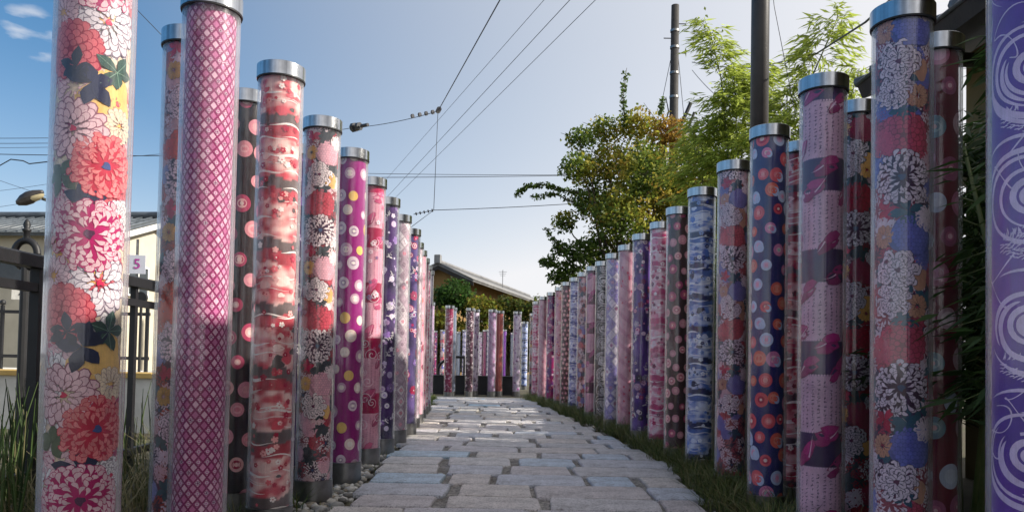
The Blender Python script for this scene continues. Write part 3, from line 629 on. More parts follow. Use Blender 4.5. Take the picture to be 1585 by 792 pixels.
PK = L_('d990a0'); PKL = L_('e9c4c8'); RED = L_('a3283c')
DES = {
 'floral_cream': floral_cream,
 'floral_teal': lambda: floral_dark(21, L_('3a2246'), (L_('bf5068'), L_('dccad6'), PERI, L_('c2907a'), TEAL)),
 'floral_small': lambda: floral_dark(22, L_('42203a'), (L_('c25c66'), L_('e0c8d4'), L_('7a70ac'), L_('c08a78'), L_('2f4054')), .56, .8),
 'floral_charcoal': lambda: floral_dark(23, L_('3a3e42'), (L_('b84a58'), L_('e6d6d6'), L_('ddA8b4'), L_('e0b070'), L_('32363c')), .60, .88),
 'floral_deep': lambda: floral_dark(24, L_('17303a'), (L_('9c2038'), L_('c6bcc6'), L_('8c2848'), OCHRE, L_('18323c')), .66, .9),
 'floral_lavender': lambda: floral_dark(25, L_('4a2238'), (L_('b8483e'), L_('d8b8c4'), LAV, L_('c08c4c'), L_('3a4a56')), .62, .85),
 'lozenge': lozenge,
 'dots_black': lambda: dots(31, L_('221a1e'), [(L_('d78f98'), L_('e5adb0'), L_('dc8a94')), (L_('e0a9a4'), L_('a32440'), L_('e6b8b0')), (L_('b04a66'), L_('e8b6b4'), L_('f0d2cc')), (L_('cf8c98'), L_('d9a0a4'), None)], .038, 15, 5),
 'dots_purple': lambda: dots(32, L_('861d6a'), [(L_('e6cfc4'), L_('f0e4da'), None), (L_('c7a0b4'), L_('efe2d6'), None), (L_('e4bd72'), None, None), (L_('d8c4cc'), L_('a78ca4'), L_('f0e6de'))], .034, 17, 5),
 'dots_red': lambda: dots(33, L_('5a1024'), [(L_('a8627e'), L_('b8809a'), None), (L_('a9b0c2'), L_('b9bfcc'), None), (L_('5f7d8a'), L_('86a0a6'), L_('c6a5a5')), (L_('b5949e'), L_('d6c4c8'), None), (L_('8a4a68'), L_('a8627e'), L_('d6b0b8'))], .040, 13, 5),
 'dots_navy': lambda: dots(34, L_('20225e'), [(L_('dd5f68'), L_('e8848a'), L_('f0a8a4')), (L_('dc5a66'), L_('b82e4c'), L_('efd6cf')), (L_('c4cfe8'), L_('dcb8d4'), L_('e89ab8')), (L_('d884ac'), L_('f0c2cc'), L_('a4c8b8')), (L_('e2705f'), L_('ec9a84'), None)], .034, 19, 6, .35, .35, True),
 'dots_brown': lambda: dots(35, L_('3b2426'), [(L_('c98a94'), L_('dba6aa'), None), (L_('dca4a4'), L_('c05e72'), L_('eac4c0')), (L_('a8466a'), L_('e0868c'), L_('efc6c0'))], .033, 17, 6),
 'dots_maroon': lambda: dots(36, L_('431722'), [(L_('c77a8c'), L_('e0a0a4'), None), (L_('dba0a0'), None, None)], .022, 24, 8),
 'sakura_red': lambda: cloudband(41, (L_('574c4c'), L_('c65560'), L_('ecc8c0')), [L_('b83248'), L_('d96a72'), L_('f0e2dc'), L_('a82040'), L_('e8a8a4')], L_('f0e6e0')),
 'landscape_blue': lambda: cloudband(42, (L_('1c2148'), L_('5a76bc'), L_('c6cfe4')), [L_('2c3f8c'), L_('dfe4ee'), L_('7d98d0'), L_('1e2a5c'), L_('b4bce0')], L_('dfe2ec'), .22, 240, .015),
 'sakura_pink': lambda: cloudband(43, (L_('a8446c'), L_('d88ca6'), L_('ead0d8')), [L_('b02a5c'), L_('d9789a'), L_('f0e0e4'), L_('6c2450'), L_('c45880')], L_('f0e4e8'), .25, 300, .018),
 'sakura_deep': lambda: cloudband(44, (L_('3c2030'), L_('a82c48'), L_('d9a8a8')), [L_('8c1a34'), L_('c8505c'), L_('ecd8d0'), L_('501428')], L_('e6d6d2'), .23, 300, .015),
 'blue_white': lambda: cloudband(45, (L_('3a3c78'), L_('8c8cc0'), L_('dcd8e6')), [L_('42468c'), L_('e6e2ee'), L_('a49cc8'), L_('5c3c74')], L_('ecE8f0'), .2, 260, .015),
 'magenta_white': lambda: medley(46, L_('8c1a4a'), L_('741440'), [L_('d8a8bc'), L_('ddb4c8'), L_('8c1a4a')], 150, .030, 40, L_('dcb6c8')),
 'script_plum': lambda: textband(51, L_('d8b0c6'), L_('38204a'), L_('a83474'), L_('3a2448')),
 'script_crimson': lambda: with_swirls(textband(52, L_('e0a4b4'), L_('9c1f48'), L_('c65a80'), L_('a85878')), L_('f0d4dc')),
 'script_rose': lambda: textband(53, L_('d4a0b4'), L_('4a2038'), L_('a04a78'), L_('6c3858')),
 'swirl_purple': lambda: swirl(61, L_('55389a'), L_('7a4aa6'), L_('d8c4e6'), .085, .018),
 'swirl_black': lambda: swirl(62, L_('1c181c'), L_('242024'), L_('d6d0d4'), .05, .0085, .19, True),
 'diamond_grey': lambda: diamonds(71, L_('d8ccd0'), L_('b09aa6'), L_('86707e'), L_('d27a8c'), .10, 6),
 'diamond_lavender': lambda: diamonds(72, L_('dad2e0'), L_('9a90c4'), L_('5c5490'), L_('b87a9a'), .12, 5),
 'fine_pink': lambda: fine_dots(81, L_('dfb4c0'), L_('a8567a'), L_('c03058')),
 'fine_mauve': lambda: fine_dots(82, L_('c9b0cc'), L_('8a5a94'), L_('a83a78')),
 'medley_purple': lambda: medley(91, L_('3c2464'), L_('5c3c8c'), [L_('d2a8c8'), L_('b8347c'), L_('a89cb4'), L_('e0d0dc'), L_('6c1c54'), L_('2c1c48')]),
 'medley_violet': lambda: medley(92, L_('4a2c66'), L_('2c2044'), [L_('c8b8d8'), L_('8c6cac'), L_('e0d4e4'), L_('b090bc')], 200, .026, 60),
 'medley_crimson': lambda: medley(93, L_('5c4a80'), L_('3c3058'), [L_('b01c50'), L_('d05c84'), L_('d8c4d8'), L_('7c60a0')], 170, .034, 20),
 'medley_magenta': lambda: medley(94, L_('5c2474'), L_('a82468'), [L_('d88cb0'), L_('c02c6c'), L_('e4ccd8'), L_('48205c')], 200, .026, 10),
 'medley_rose': lambda: medley(95, L_('dca4b0'), L_('cf8c9c'), [L_('c44a64'), L_('d87a70'), L_('ecd4d4'), L_('9c2c54'), L_('b0608c')], 190, .028, 14),
 'medley_mist': lambda: medley(96, L_('d8ccdc'), L_('c4b4d0'), [L_('8c5c94'), L_('b49ac4'), L_('5c3068'), L_('e6e0ea'), L_('a8489c')], 200, .026, 10),
 'medley_plum': lambda: medley(97, L_('4a1834'), L_('38142a'), [L_('dcc0cc'), L_('c898ac'), L_('6c2448'), L_('e6d8dc')], 200, .024, 10),
 'stripe_coral': lambda: plain_stripe(98, L_('a4504c'), L_('bd6a64'), L_('b05a56')),
 'stripe_violet': lambda: plain_stripe(99, L_('64288c'), L_('8444a8'), L_('a46cc0')),
 'stripe_grey': lambda: plain_stripe(100, L_('66728a'), L_('828ca2'), L_('505e78')),
 'stripe_plum': lambda: plain_stripe(101, L_('6c2050'), L_('8a3468'), L_('b06c94')),
}
_cloth = {}
def cloth_mesh(d):
    if d not in _cloth: _cloth[d] = DES[d]().mesh('printed_cloth_' + d)
    return _cloth[d]

# ------------------------------------------------------------------ the clear posts
RT = 0.096
def post_parts():
    P = {}
    b = MB(); b.lathe([(RT, .09), (RT, 1.965)], 56); b.lathe([(RT - .0055, 1.965), (RT - .0055, .09)], 56); P['tube'] = b.mesh('clear_tube', M['acrylic'], True)
    b = MB(); R = .1025; n_ = 64
    for pr in ([(R, 1.9425), (R, 1.9985)], [(R, 1.9985), (R - .0015, 2.0), (.001, 2.0)], [(R - .0045, 1.9425), (R, 1.9425)], [(.0005, 1.975), (R - .0045, 1.975)], [(R - .0045, 1.975), (R - .0045, 1.9425)]): b.lathe(pr, n_)
    P['cap'] = b.mesh('metal_cap', M['steel'], True)
    b = MB(); b.lathe([(RT + .0003, 1.9375), (RT + .0052, 1.9375), (RT + .0052, 1.9424), (RT + .0003, 1.9424)], 48); P['gasket'] = b.mesh('cap_gasket', M['rubber'], False)
    b = MB(); R = .0985
    for pr in ([(R, -.12), (R, .1075)], [(R, .1075), (R - .008, .1085), (R - .008, .10), (.001, .10)]): b.lathe(pr, 56)
    P['collar'] = b.mesh('base_collar', M['collar'], True)
    return P
PP = post_parts()
def post(x, y, design, label, group, z=0.0, yaw=None, rot=0.0):
    o = empty('fabric_post', (x, y, z), 0); tag(o, label, 'pillar', group)
    a = math.atan2(-x, y) if yaw is None else yaw
    t = mesh_obj('clear_tube', PP['tube'], o); t.rotation_euler.z = x * 7
    c = mesh_obj('printed_cloth', cloth_mesh(design), o, (0, 0, .108)); c.rotation_euler.z = a + rot
    mesh_obj('metal_cap', PP['cap'], o); mesh_obj('cap_gasket', PP['gasket'], o); mesh_obj('base_collar', PP['collar'], o)
    return o
GL, GR, GE, GF = 'clear fabric pillars lining the left side of the path', 'clear fabric pillars lining the right side of the path', 'clear fabric pillars across the end of the path', 'distant clear pillars beyond the black wall'
GG = 'clear fabric pillars beside the station platform'
POSTS = [
 # left row, near to far
 (-1.10, 1.93, 'floral_cream', 'largest pillar with coral, white and magenta chrysanthemums and navy leaves on cream', GL, .0, 0),
 (-1.30, 2.25, 'landscape_blue', 'pillar of blue and white cloth mostly hidden behind the big cream flowered pillar', GL, .0, .4),
 (-1.075, 2.60, 'lozenge', 'pillar wrapped in a rose pink lattice of small diamonds', GL, .0, 0),
 (-1.287, 2.91, 'floral_lavender', 'pillar of lavender, rust and plum flowers peeking out left of the pink diamond lattice pillar', GL, .0, 0),
 (-1.29, 3.576, 'dots_black', 'black pillar with pink concentric circles between the diamond lattice and the red cherry blossom pillars', GL, .0, -.2),
 (-1.027, 3.234, 'sakura_red', 'pillar with red cherry blossom, charcoal bands and white streams', GL, .0, 0),
 (-1.284, 4.479, 'medley_violet', 'violet and white pillar just showing between the red cherry blossom and charcoal flowered pillars', GL, .0, 0),
 (-1.027, 3.951, 'floral_charcoal', 'pillar of crimson and white chrysanthemums with charcoal leaves and ochre patches', GL, .0, 0),
 (-1.00, 4.572, 'dots_purple', 'bright purple pillar with cream and yellow discs', GL, .01, .3),
 (-1.01, 5.288, 'script_crimson', 'crimson banded pillar next beyond the purple pillar with cream discs', GL, .01, 0),
 (-1.011, 5.936, 'medley_violet', 'dark violet and white pillar next beyond the crimson banded pillar', GL, .01, 1.0),
 (-1.013, 6.639, 'diamond_grey', 'pale grey pink pillar of faceted diamonds on the left side', GL, .01, 0),
 (-1.015, 7.341, 'medley_crimson', 'violet pillar with a large crimson flower, next beyond the grey pink diamonds', GL, .01, .5),
 (-1.078, 8.123, 'diamond_grey', 'slim pale pillar in the left row next beyond the violet crimson one', GL, .0, 1.2),
 (-1.108, 8.707, 'medley_rose', 'rose flowered pillar in the far left row, second beyond the violet crimson one', GL, .0, 0),
 (-1.151, 9.383, 'fine_pink', 'pink dotted pillar far along the left row, third beyond the violet crimson one', GL, .0, 0),
 (-1.202, 10.10, 'sakura_pink', 'pale pink blossom pillar far along the left row, second from its far end', GL, .0, 0),
 (-1.234, 10.695, 'medley_mist', 'pale mauve pillar at the very far end of the left row front line', GL, .0, 0),
 # right row, near to far
 (1.355, 1.965, 'swirl_purple', 'purple pillar with large pale water swirls at the right edge', GR, -.02, -.1),
 (1.325, 2.552, 'floral_teal', 'tall pillar with coral, white and periwinkle chrysanthemums on dark teal', GR, -.02, 0),
 (1.572, 2.80, 'dots_red', 'dark red pillar with dusty pink and grey discs behind the teal chrysanthemum pillar', GR, -.02, .2),
 (1.322, 3.20, 'script_plum', 'pillar of pale pink writing bands and plum bands with magenta petals', GR, -.02, .2),
 (1.603, 3.505, 'floral_deep', 'dark teal and red flowered pillar behind the pink writing pillar', GR, -.02, 0),
 (1.325, 3.883, 'dots_navy', 'navy pillar with coral and pale blue concentric circles', GR, -.02, 0),
 (1.587, 4.156, 'sakura_deep', 'red blossom pillar glimpsed between the navy circles and pink writing pillars', GR, -.02, 0),
 (1.341, 4.567, 'floral_small', 'pillar of red, white and lilac chrysanthemums on plum beside the navy circles pillar', GR, -.02, 0),
 (1.326, 5.273, 'landscape_blue', 'blue and white pillar with navy bands and blossoms', GR, -.02, 0),
 (1.311, 5.944, 'dots_brown', 'dark brown pillar with dusty pink circles next to the blue landscape pillar', GR, -.02, 0),
 (1.30, 6.585, 'sakura_pink', 'pink and magenta blossom pillar next beyond the brown dotted pillar', GR, -.02, .6),
 (1.255, 7.27, 'medley_purple', 'purple pillar with mixed white, grey and magenta discs and curls', GR, -.01, 0),
 (1.216, 7.974, 'fine_pink', 'pink pillar covered in fine dots on the right side, next beyond the purple medley pillar', GR, -.01, 1.0),
 (1.162, 8.613, 'diamond_lavender', 'lavender and white diamond pillar', GR, -.01, .4),
 (1.119, 9.298, 'swirl_black', 'black pillar with small white spirals', GR, -.01, 0),
 (1.056, 9.824, 'script_rose', 'rose and dark plum banded pillar just beyond the black spiral pillar', GR, -.01, 0),
 (1.002, 10.486, 'floral_small', 'coral and lilac flowered pillar second beyond the black spiral pillar', GR, -.01, 1.4),
 (.942, 11.155, 'blue_white', 'blue grey and white blossom pillar third beyond the black spiral pillar', GR, -.01, 0),
 (.866, 11.818, 'dots_maroon', 'maroon pillar with small pink dots far along the right row', GR, -.01, 0),
 (.802, 12.559, 'medley_rose', 'rose and coral flowered pillar next beyond the maroon dotted pillar', GR, -.02, .9),
 (.707, 13.405, 'medley_magenta', 'purple and magenta pillar with pink discs far along the right row', GR, -.03, 0),
 (.592, 14.23, 'fine_pink', 'pale pink dotted pillar near the far end of the right row', GR, -.04, 2.0),
 (.501, 15.155, 'sakura_pink', 'pink blossom pillar at the far end of the right row', GR, -.06, 1.5),
 (.525, 18.4, 'floral_deep', 'teal and crimson pillar just behind the far end of the right row', GE, -.10, 0),
 (.64, 18.9, 'stripe_plum', 'thin plum pillar wedged behind the far end of the right row', GE, -.10, 0),
 (.37, 22.0, 'landscape_blue', 'short looking blue pillar between the pale mauve end pillar and the teal crimson one', GE, -.12, 1.0),
 # across the far end of the path
 (-1.74, 15.8, 'fine_mauve', 'pale mauve dotted pillar at the path end, half hidden by the left row', GE, -.07, 0),
 (-1.38, 16.45, 'magenta_white', 'magenta and white pillar at the end of the path', GE, -.085, 0),
 (-1.36, 17.0, 'stripe_grey', 'grey blue pillar tucked behind the magenta and white end pillar', GE, -.09, 0),
 (-.96, 17.06, 'medley_plum', 'dark plum pillar with pale discs at the end of the path', GE, -.09, 0),
 (-.865, 17.5, 'medley_mist', 'pale grey mauve pillar tucked behind the dark plum end pillar', GE, -.09, .9),
 (-.46, 17.40, 'fine_mauve', 'pale mauve dotted pillar in the middle of the path end', GE, -.09, 1.0),
 (-.30, 17.75, 'stripe_coral', 'plain coral red pillar at the end of the path', GE, -.095, 0),
 (.12, 17.8, 'medley_mist', 'pale lavender pillar with dark violet flowers at the end of the path', GE, -.10, 2.0),
 # beyond the black wall
 (-3.07, 30, 'medley_magenta', 'far small magenta pillar at the left end of the distant line', GF, -.14, 0),
 (-2.78, 30, 'floral_teal', 'far small teal pillar left of the magenta and white end pillar', GF, -.1, 0),
 (-2.14, 30, 'stripe_grey', 'far small grey pillar right of the magenta and white end pillar', GF, -.16, 0),
 (-1.90, 30, 'blue_white', 'far small blue pillar left of the dark plum end pillar', GF, -.08, 0),
 (-1.26, 30, 'medley_mist', 'far small pale pillar right of the dark plum end pillar', GF, -.16, 0),
 (-1.09, 30, 'stripe_plum', 'far small plum pillar left of the middle mauve end pillar', GF, -.07, 0),
 (-.93, 30, 'blue_white', 'far small lilac blue pillar beside the middle mauve end pillar', GF, -.05, 2.0),
 (-.31, 30, 'stripe_violet', 'far small violet pillar right of the coral end pillar', GF, -.04, 0),
 (.03, 30, 'stripe_grey', 'far small grey pillar at the right end of the distant line', GF, -.16, 1.0),
 # over by the station platform, seen through the railings
 (-14.5, 22, 'magenta_white', 'distant magenta and white pillar by the platform, seen left of the near railing post', GG, .2, 0),
 (-15.3, 22.4, 'medley_violet', 'distant violet pillar by the platform at the left edge', GG, .2, 0),
 (-13.6, 22.8, 'sakura_red', 'distant red pillar by the platform right of the near railing post', GG, .2, 0),
]
for x, y, d, lab, g, z, rot in POSTS: post(x, y, d, lab, g, z, None, rot)

# ------------------------------------------------------------------ ground and path
def gz(y):
    return -.035 if y < 13.5 else (-.035 - .075 * min(1, (y - 13.5) / 3.5) if y < 40 else -.11)
b = MB(); xs = [-300, -80, -30, -12, -6, -3, -1.5, 0, 1.5, 3, 6, 12, 30, 80, 300]; ys = [-60, -10, 0, 3, 6, 9, 12, 13.5, 14.2, 15, 16, 17, 20, 26, 40, 80, 200, 700]
vs = [(x, y, gz(y)) for y in ys for x in xs]; n = len(xs)
b.add(vs, [(j * n + i, j * n + i + 1, (j + 1) * n + i + 1, (j + 1) * n + i) for j in range(len(ys) - 1) for i in range(n - 1)])
tag(b.build('ground', M['soil'], smooth=True), kind='structure')

EDGE_L = [(-3, -.78), (2, -.80), (3.64, -.85), (4.43, -.87), (5.95, -.95), (7.84, -1.05), (9.6, -1.12), (12.35, -1.30), (13.73, -1.40), (15.6, -1.55)]
EDGE_R = [(-3, .95), (2, .98), (3.82, 1.05), (5.05, 1.14), (6.28, 1.12), (8.27, .98), (10.68, .72), (13.5, .44), (14.6, .32), (15.6, .2)]
def interp(T, y):
    for (a, p), (b_, q) in zip(T, T[1:]):
        if y <= b_: return p + (q - p) * max(0, (y - a)) / (b_ - a)
    return T[-1][1]
def pz(y): return 0.0 if y < 13.6 else -.075 * ((y - 13.6) / 2.4)
path_b = MB(); rows = [-1 + .25 * k for k in range(67)]
vs = []
for y in rows:
    xl, xr = interp(EDGE_L, y) - .02, interp(EDGE_R, y) + .02
    for t in range(9): vs.append((xl + (xr - xl) * t / 8 + .02 * math.sin(y * 3 + t * 5), y, pz(y) - .011 - (.035 if t in (0, 8) else 0)))
path_b.add(vs, [(j * 9 + i, j * 9 + i + 1, (j + 1) * 9 + i + 1, (j + 1) * 9 + i) for j in range(len(rows) - 1) for i in range(8)])
path = path_b.build('path', M['mortar'], smooth=True); tag(path, kind='structure')
def stone(x0, x1, y0, y1, z, seed):
    r = random.Random(seed); cx, cy, hx, hy = (x0 + x1) / 2, (y0 + y1) / 2, (x1 - x0) / 2, (y1 - y0) / 2
    pts = []; nn = 16
    for k in range(nn):
        t = 2 * PI * k / nn + PI / nn; c, s_ = math.cos(t), math.sin(t); q = r.uniform(.12, .22)
        px_, py_ = math.copysign(abs(c) ** q, c) * hx, math.copysign(abs(s_) ** q, s_) * hy
        pts.append((px_ * (1 + r.uniform(-.035, .02)) + r.uniform(-.010, .006), py_ * (1 + r.uniform(-.05, .04)) + r.uniform(-.005, .005)))
    tilt = (r.uniform(-.006, .006), r.uniform(-.008, .008)); vs = []
    for sc, zz in ((1.0, -.02), (1.0, -.001), (.955, .0075)):
        for (a, c) in pts:
            ins = 1 if sc == 1 else None
            k = sc if sc == 1 else 1 - .007 / max(.05, math.hypot(a, c))
            vs.append((a * k, c * k, zz + (a * tilt[0] + c * tilt[1] if zz > -.01 else 0) + (r.uniform(-.002, .002) if sc < 1 else 0)))
    vs.append((0, 0, .010 + r.uniform(-.002, .003)))
    fs = []
    for q in range(2):
        for k in range(nn): fs.append((q * nn + k, q * nn + (k + 1) % nn, (q + 1) * nn + (k + 1) % nn, (q + 1) * nn + k))
    for k in range(nn): fs.append((2 * nn + k, 2 * nn + (k + 1) % nn, 3 * nn))
    m = MB(); m.add(vs, fs); me = m.mesh('paving_stone', M['stone'], False)
    mesh_obj('paving_stone', me, path, (cx, cy, z))
r = random.Random(5); y = 1.6; k = 0
while y < 15.5:
    dy = r.uniform(.30, .42) if y < 9 else r.uniform(.34, .48)
    xl, xr = interp(EDGE_L, y + dy / 2), interp(EDGE_R, y + dy / 2); x = xl - r.uniform(0, .05) + (.0 if k % 2 else r.uniform(-.02, .1))
    while x < xr - .1:
        w = r.uniform(.30, .68)
        if xr - (x + w) < .16: w = xr - x + r.uniform(-.05, .06)
        gap = r.uniform(.035, .105) if r.random() < .5 else r.uniform(.010, .024)
        sk_ = r.uniform(-.005, .005)
        stone(x + gap * .5, x + w - gap * .5, y + .004 + sk_, y + dy - r.uniform(.003, .011) + sk_, pz(y + dy / 2), k * 31 + int(x * 100)); x += w
    y += dy; k += 1

# flat granite threshold at the far end
b = MB(); b.box((-2.4, 15.75, -.2), (.4, 16.05, -.055), bev=.012); tag(b.build('kerb', M['concrete']), kind='structure')

# ------------------------------------------------------------------ verge pebbles and grass
def pebbles():
    r = random.Random(9); bm = bmesh.new(); bmesh.ops.create_icosphere(bm, subdivisions=1, radius=1.0)
    base = np.array([v.co[:] for v in bm.verts]); bm.verts.ensure_lookup_table(); tri = np.array([[v.index for v in f.verts] for f in bm.faces]); bm.free()
    Vs, Fs, Cs = [], [], []; n = 0; rs = np.random.RandomState(3)
    def put(x, y, z, s, tone):
        nonlocal n
        d = base * (1 + rs.uniform(-.22, .22, (len(base), 1))) * np.array([s * rs.uniform(.8, 1.3), s * rs.uniform(.8, 1.3), s * rs.uniform(.5, .8)]); a = rs.uniform(0, 6.3); c, q = math.cos(a), math.sin(a)
        d = np.c_[d[:, 0] * c - d[:, 1] * q, d[:, 0] * q + d[:, 1] * c, d[:, 2]]
        Vs.append(d + np.array([x, y, z])); Fs.append(tri + n); Cs.append(np.tile(tone, (len(base), 1))); n += len(base)
    tones = [lin('a8a49e'), lin('b9b4ac'), lin('8c8a86'), lin('9a9488'), lin('74726e'), lin('c6c2bb'), lin('8f8474')]
    for k in range(2300):
        y = 1.5 + 9.0 * r.random() ** 1.5; xl = interp(EDGE_L, y); x = xl - .01 - abs(r.gauss(0, .16)) if r.random() < .8 else xl - r.uniform(.0, .55)
        put(x, y, -.022 + r.uniform(-.008, .022), r.choice((.012, .016, .022, .027, .032)) * r.uniform(.8, 1.15), r.choice(tones))
    for k in range(260):
        y = 2 + 9 * r.random(); xr = interp(EDGE_R, y); put(xr + abs(r.gauss(0, .10)), y, -.02, r.uniform(.008, .020), r.choice(tones))
    me = np_mesh('verge_pebbles', np.vstack(Vs), np.vstack(Fs), np.vstack(Cs), M['pebble'], True); o = mesh_obj('gravel', me); tag(o, 'grey white pebbles scattered along the path edges at the foot of the pillars', 'gravel', kind='stuff')
pebbles()

def blades(name, spots, hrange, wid, cols, lean, label, cat, seg=3, droop=1.0, seed=1, kind='stuff'):
    """spots: list of (x, y, z, count, spread)"""
    rs = np.random.RandomState(seed); Vs, Fs, Cs = [], [], []; n = 0
    for (x, y, z, cnt, spr) in spots:
        for _ in range(cnt):
            a = rs.uniform(0, 2 * PI); h = rs.uniform(*hrange); px_, py_ = x + rs.normal(0, spr), y + rs.normal(0, spr); d = np.array([math.cos(a), math.sin(a), 0]); s_ = np.array([-d[1], d[0], 0]); le = lean * rs.uniform(.3, 1.3)
            t = np.linspace(0, 1, seg + 1); cl = np.outer(t ** 1.7 * le * h, d); cl[:, 2] = h * (t - droop * .28 * le * t ** 3); w = wid * rs.uniform(.7, 1.2) * (1 - t ** 2 * .95)
            P = np.empty((2 * (seg + 1), 3)); P[0::2] = cl + np.outer(w, s_); P[1::2] = cl - np.outer(w, s_); P += np.array([px_, py_, z])
            F = [(2 * q, 2 * q + 1, 2 * q + 3, 2 * q + 2) for q in range(seg)]; c = np.array(cols[rs.randint(len(cols))]) * rs.uniform(.7, 1.25)
            Vs.append(P); Fs.append(np.array(F) + n); Cs.append(np.tile(c, (len(P), 1))); n += len(P)
    me = np_mesh(name, np.vstack(Vs), np.vstack(Fs), np.vstack(Cs), M['grass']); o = mesh_obj(name, me)
    return tag(o, label, cat, kind=kind)
rg = random.Random(12)
GREEN = [(.05, .08, .022), (.07, .11, .03), (.10, .14, .035), (.15, .17, .05), (.22, .20, .09)]
LIME = [(.12, .18, .03), (.18, .22, .04), (.09, .14, .03), (.20, .20, .06)]
sp = []
for k in range(240):                               # mondo grass under the right row
    y = 2.2 + 13 * rg.random() ** 1.25; xr = interp(EDGE_R, y); sp.append((xr + .05 + abs(rg.gauss(0, .15)), y, -.04, int(60 if y < 8 else 30), .05))
for k in range(90):
    y = 2.0 + 9 * rg.random(); sp.append((1.5 + abs(rg.gauss(0, .3)), y, -.04, 34, .06))
blades('grass', sp, (.10, .25), .0028, GREEN, 1.1, 'dark mondo grass tufts growing along the foot of the right row', 'grass', seed=2)
sp = []
for k in range(70):
    y = 2.6 + 9.5 * rg.random(); sp.append((interp(EDGE_R, y) + rg.uniform(.0, .34), y, -.04, rg.choice((12, 26, 48)), rg.uniform(.02, .06)))
blades('grass', sp, (.14, .34), .0026, [(.05, .085, .022), (.08, .12, .03), (.11, .14, .04), (.20, .18, .09)], 1.5, 'long drooping grass clumps spilling onto the right edge of the path', 'grass', seed=8)
sp = []
for k in range(100):
    y = 7.0 + 8 * rg.random(); sp.append((interp(EDGE_L, y) - abs(rg.gauss(.02, .06)), y, -.035, 34, .035))
for k in range(40):
    y = 9.5 + 6 * rg.random(); sp.append((interp(EDGE_R, y) + abs(rg.gauss(.02, .08)), y, -.035, 30, .04))
for k in range(46):
    y = 3.6 + 5 * rg.random(); sp.append((interp(EDGE_L, y) - rg.uniform(0, .3), y, -.035, 9, .03))
blades('grass', sp, (.03, .10), .0024, LIME, .7, 'bright moss and short grass along the far left verge', 'grass', seed=3)
sp = []
for k in range(26): sp.append((-1.18 + rg.uniform(-.12, .16), 3.0 + rg.uniform(-.5, .9), -.04, 22, .04))
blades('grass', sp, (.08, .20), .003, GREEN, .8, 'dark green grass around the foot of the red cherry blossom pillar', 'grass', seed=4)
def reeds():
    r = random.Random(4); m = MB()
    for k in range(270):
        y = r.uniform(2.4, 5.2); x = -1.5 - r.random() * .35 - .42 * (y - 2.0) * r.uniform(.5, 1.25); h = r.uniform(.28, .68); a = r.uniform(0, 6.3); le = r.uniform(.02, .16)
        pts = [(x + le * h * t * t * math.cos(a), y + le * h * t * t * math.sin(a), -.04 + h * t) for t in (0, .35, .7, 1)]; g = r.choice(((.05, .09, .025), (.07, .12, .03), (.10, .15, .045), (.035, .06, .02), (.17, .16, .07)))
        m.tube(pts, [.0045, .004, .0035, .0015], 5, g, cap=False)
    o = m.build('reeds', M['grass']); tag(o, 'tall thin green horsetail stems growing below the black railing', 'reeds', kind='stuff')
reeds()
sp = [(-1.75 - .3 * rg.random(), 3.6 + rg.uniform(-.9, 1.6), -.04, 26, .10) for k in range(40)]
blades('grass', sp, (.15, .5), .0035, [(.16, .15, .06), (.24, .21, .10), (.09, .12, .035), (.30, .26, .14)], .9, 'dry straw coloured grass behind the left pillars below the railing', 'grass', seed=6)

# ------------------------------------------------------------------ trees
def leaf_cloud(blobs, count, size, cols, seed, shell=.55, asp=1.7, flat=.0, tri=False, droop=0.0):
    """leaf-sized folded faces spread through blobs (x, y, z, r, weight); returns numpy mesh data"""
    rs = np.random.RandomState(seed); wts = np.array([bb[3] ** 2 * (bb[4] if len(bb) > 4 else 1) for bb in blobs]); wts /= wts.sum(); idx = rs.choice(len(blobs), count, p=wts); B = np.array([bb[:4] for bb in blobs])
    d = rs.normal(0, 1, (count, 3)); d /= np.linalg.norm(d, axis=1)[:, None]; rad = (shell + (1 - shell) * rs.rand(count)) ** .7 * rs.uniform(.75, 1.12, count)
    pos = B[idx, :3] + d * (rad * B[idx, 3])[:, None] * np.array([1, 1, .82])
    # clumping: pull leaves towards twig points
    tw = rs.normal(0, 1, (count // 14 + 1, 3)); key = rs.randint(0, len(tw), count)
    nrm = rs.normal(0, 1, (count, 3)) + np.array([0, 0, .6]); nrm /= np.linalg.norm(nrm, axis=1)[:, None]
    t = rs.normal(0, 1, (count, 3)); t[:, 2] -= droop; t -= nrm * (t * nrm).sum(1)[:, None]; t /= np.linalg.norm(t, axis=1)[:, None]; w = np.cross(nrm, t)
    s = size * rs.uniform(.6, 1.3, count)[:, None]; a = pos - t * s * .5; bpt = pos + t * s * .5; l = pos + w * s * .5 / asp + nrm * s * .12 - t * s * .05; rr = pos - w * s * .5 / asp + nrm * s * .12 - t * s * .05
    V = np.stack([a, rr, bpt, l], 1).reshape(-1, 3); F = np.arange(count * 4).reshape(-1, 4)
    cl = cols(pos, rs); K = np.repeat(cl, 4, 0); return V, F, K
def limb(m, pts, r0, r1, n=7):
    k = len(pts); m.tube(pts, [r0 + (r1 - r0) * i / (k - 1) for i in range(k)], n)
def wiggle(a, b_, n, amp, r):
    a, b_ = Vector(a), Vector(b_); out = []
    for k in range(n + 1):
        t = k / n; p = a.lerp(b_, t)
        if 0 < k < n: p += Vector((r.uniform(-amp, amp), r.uniform(-amp, amp), r.uniform(-amp, amp) * .6))
        out.append(tuple(p))
    return out

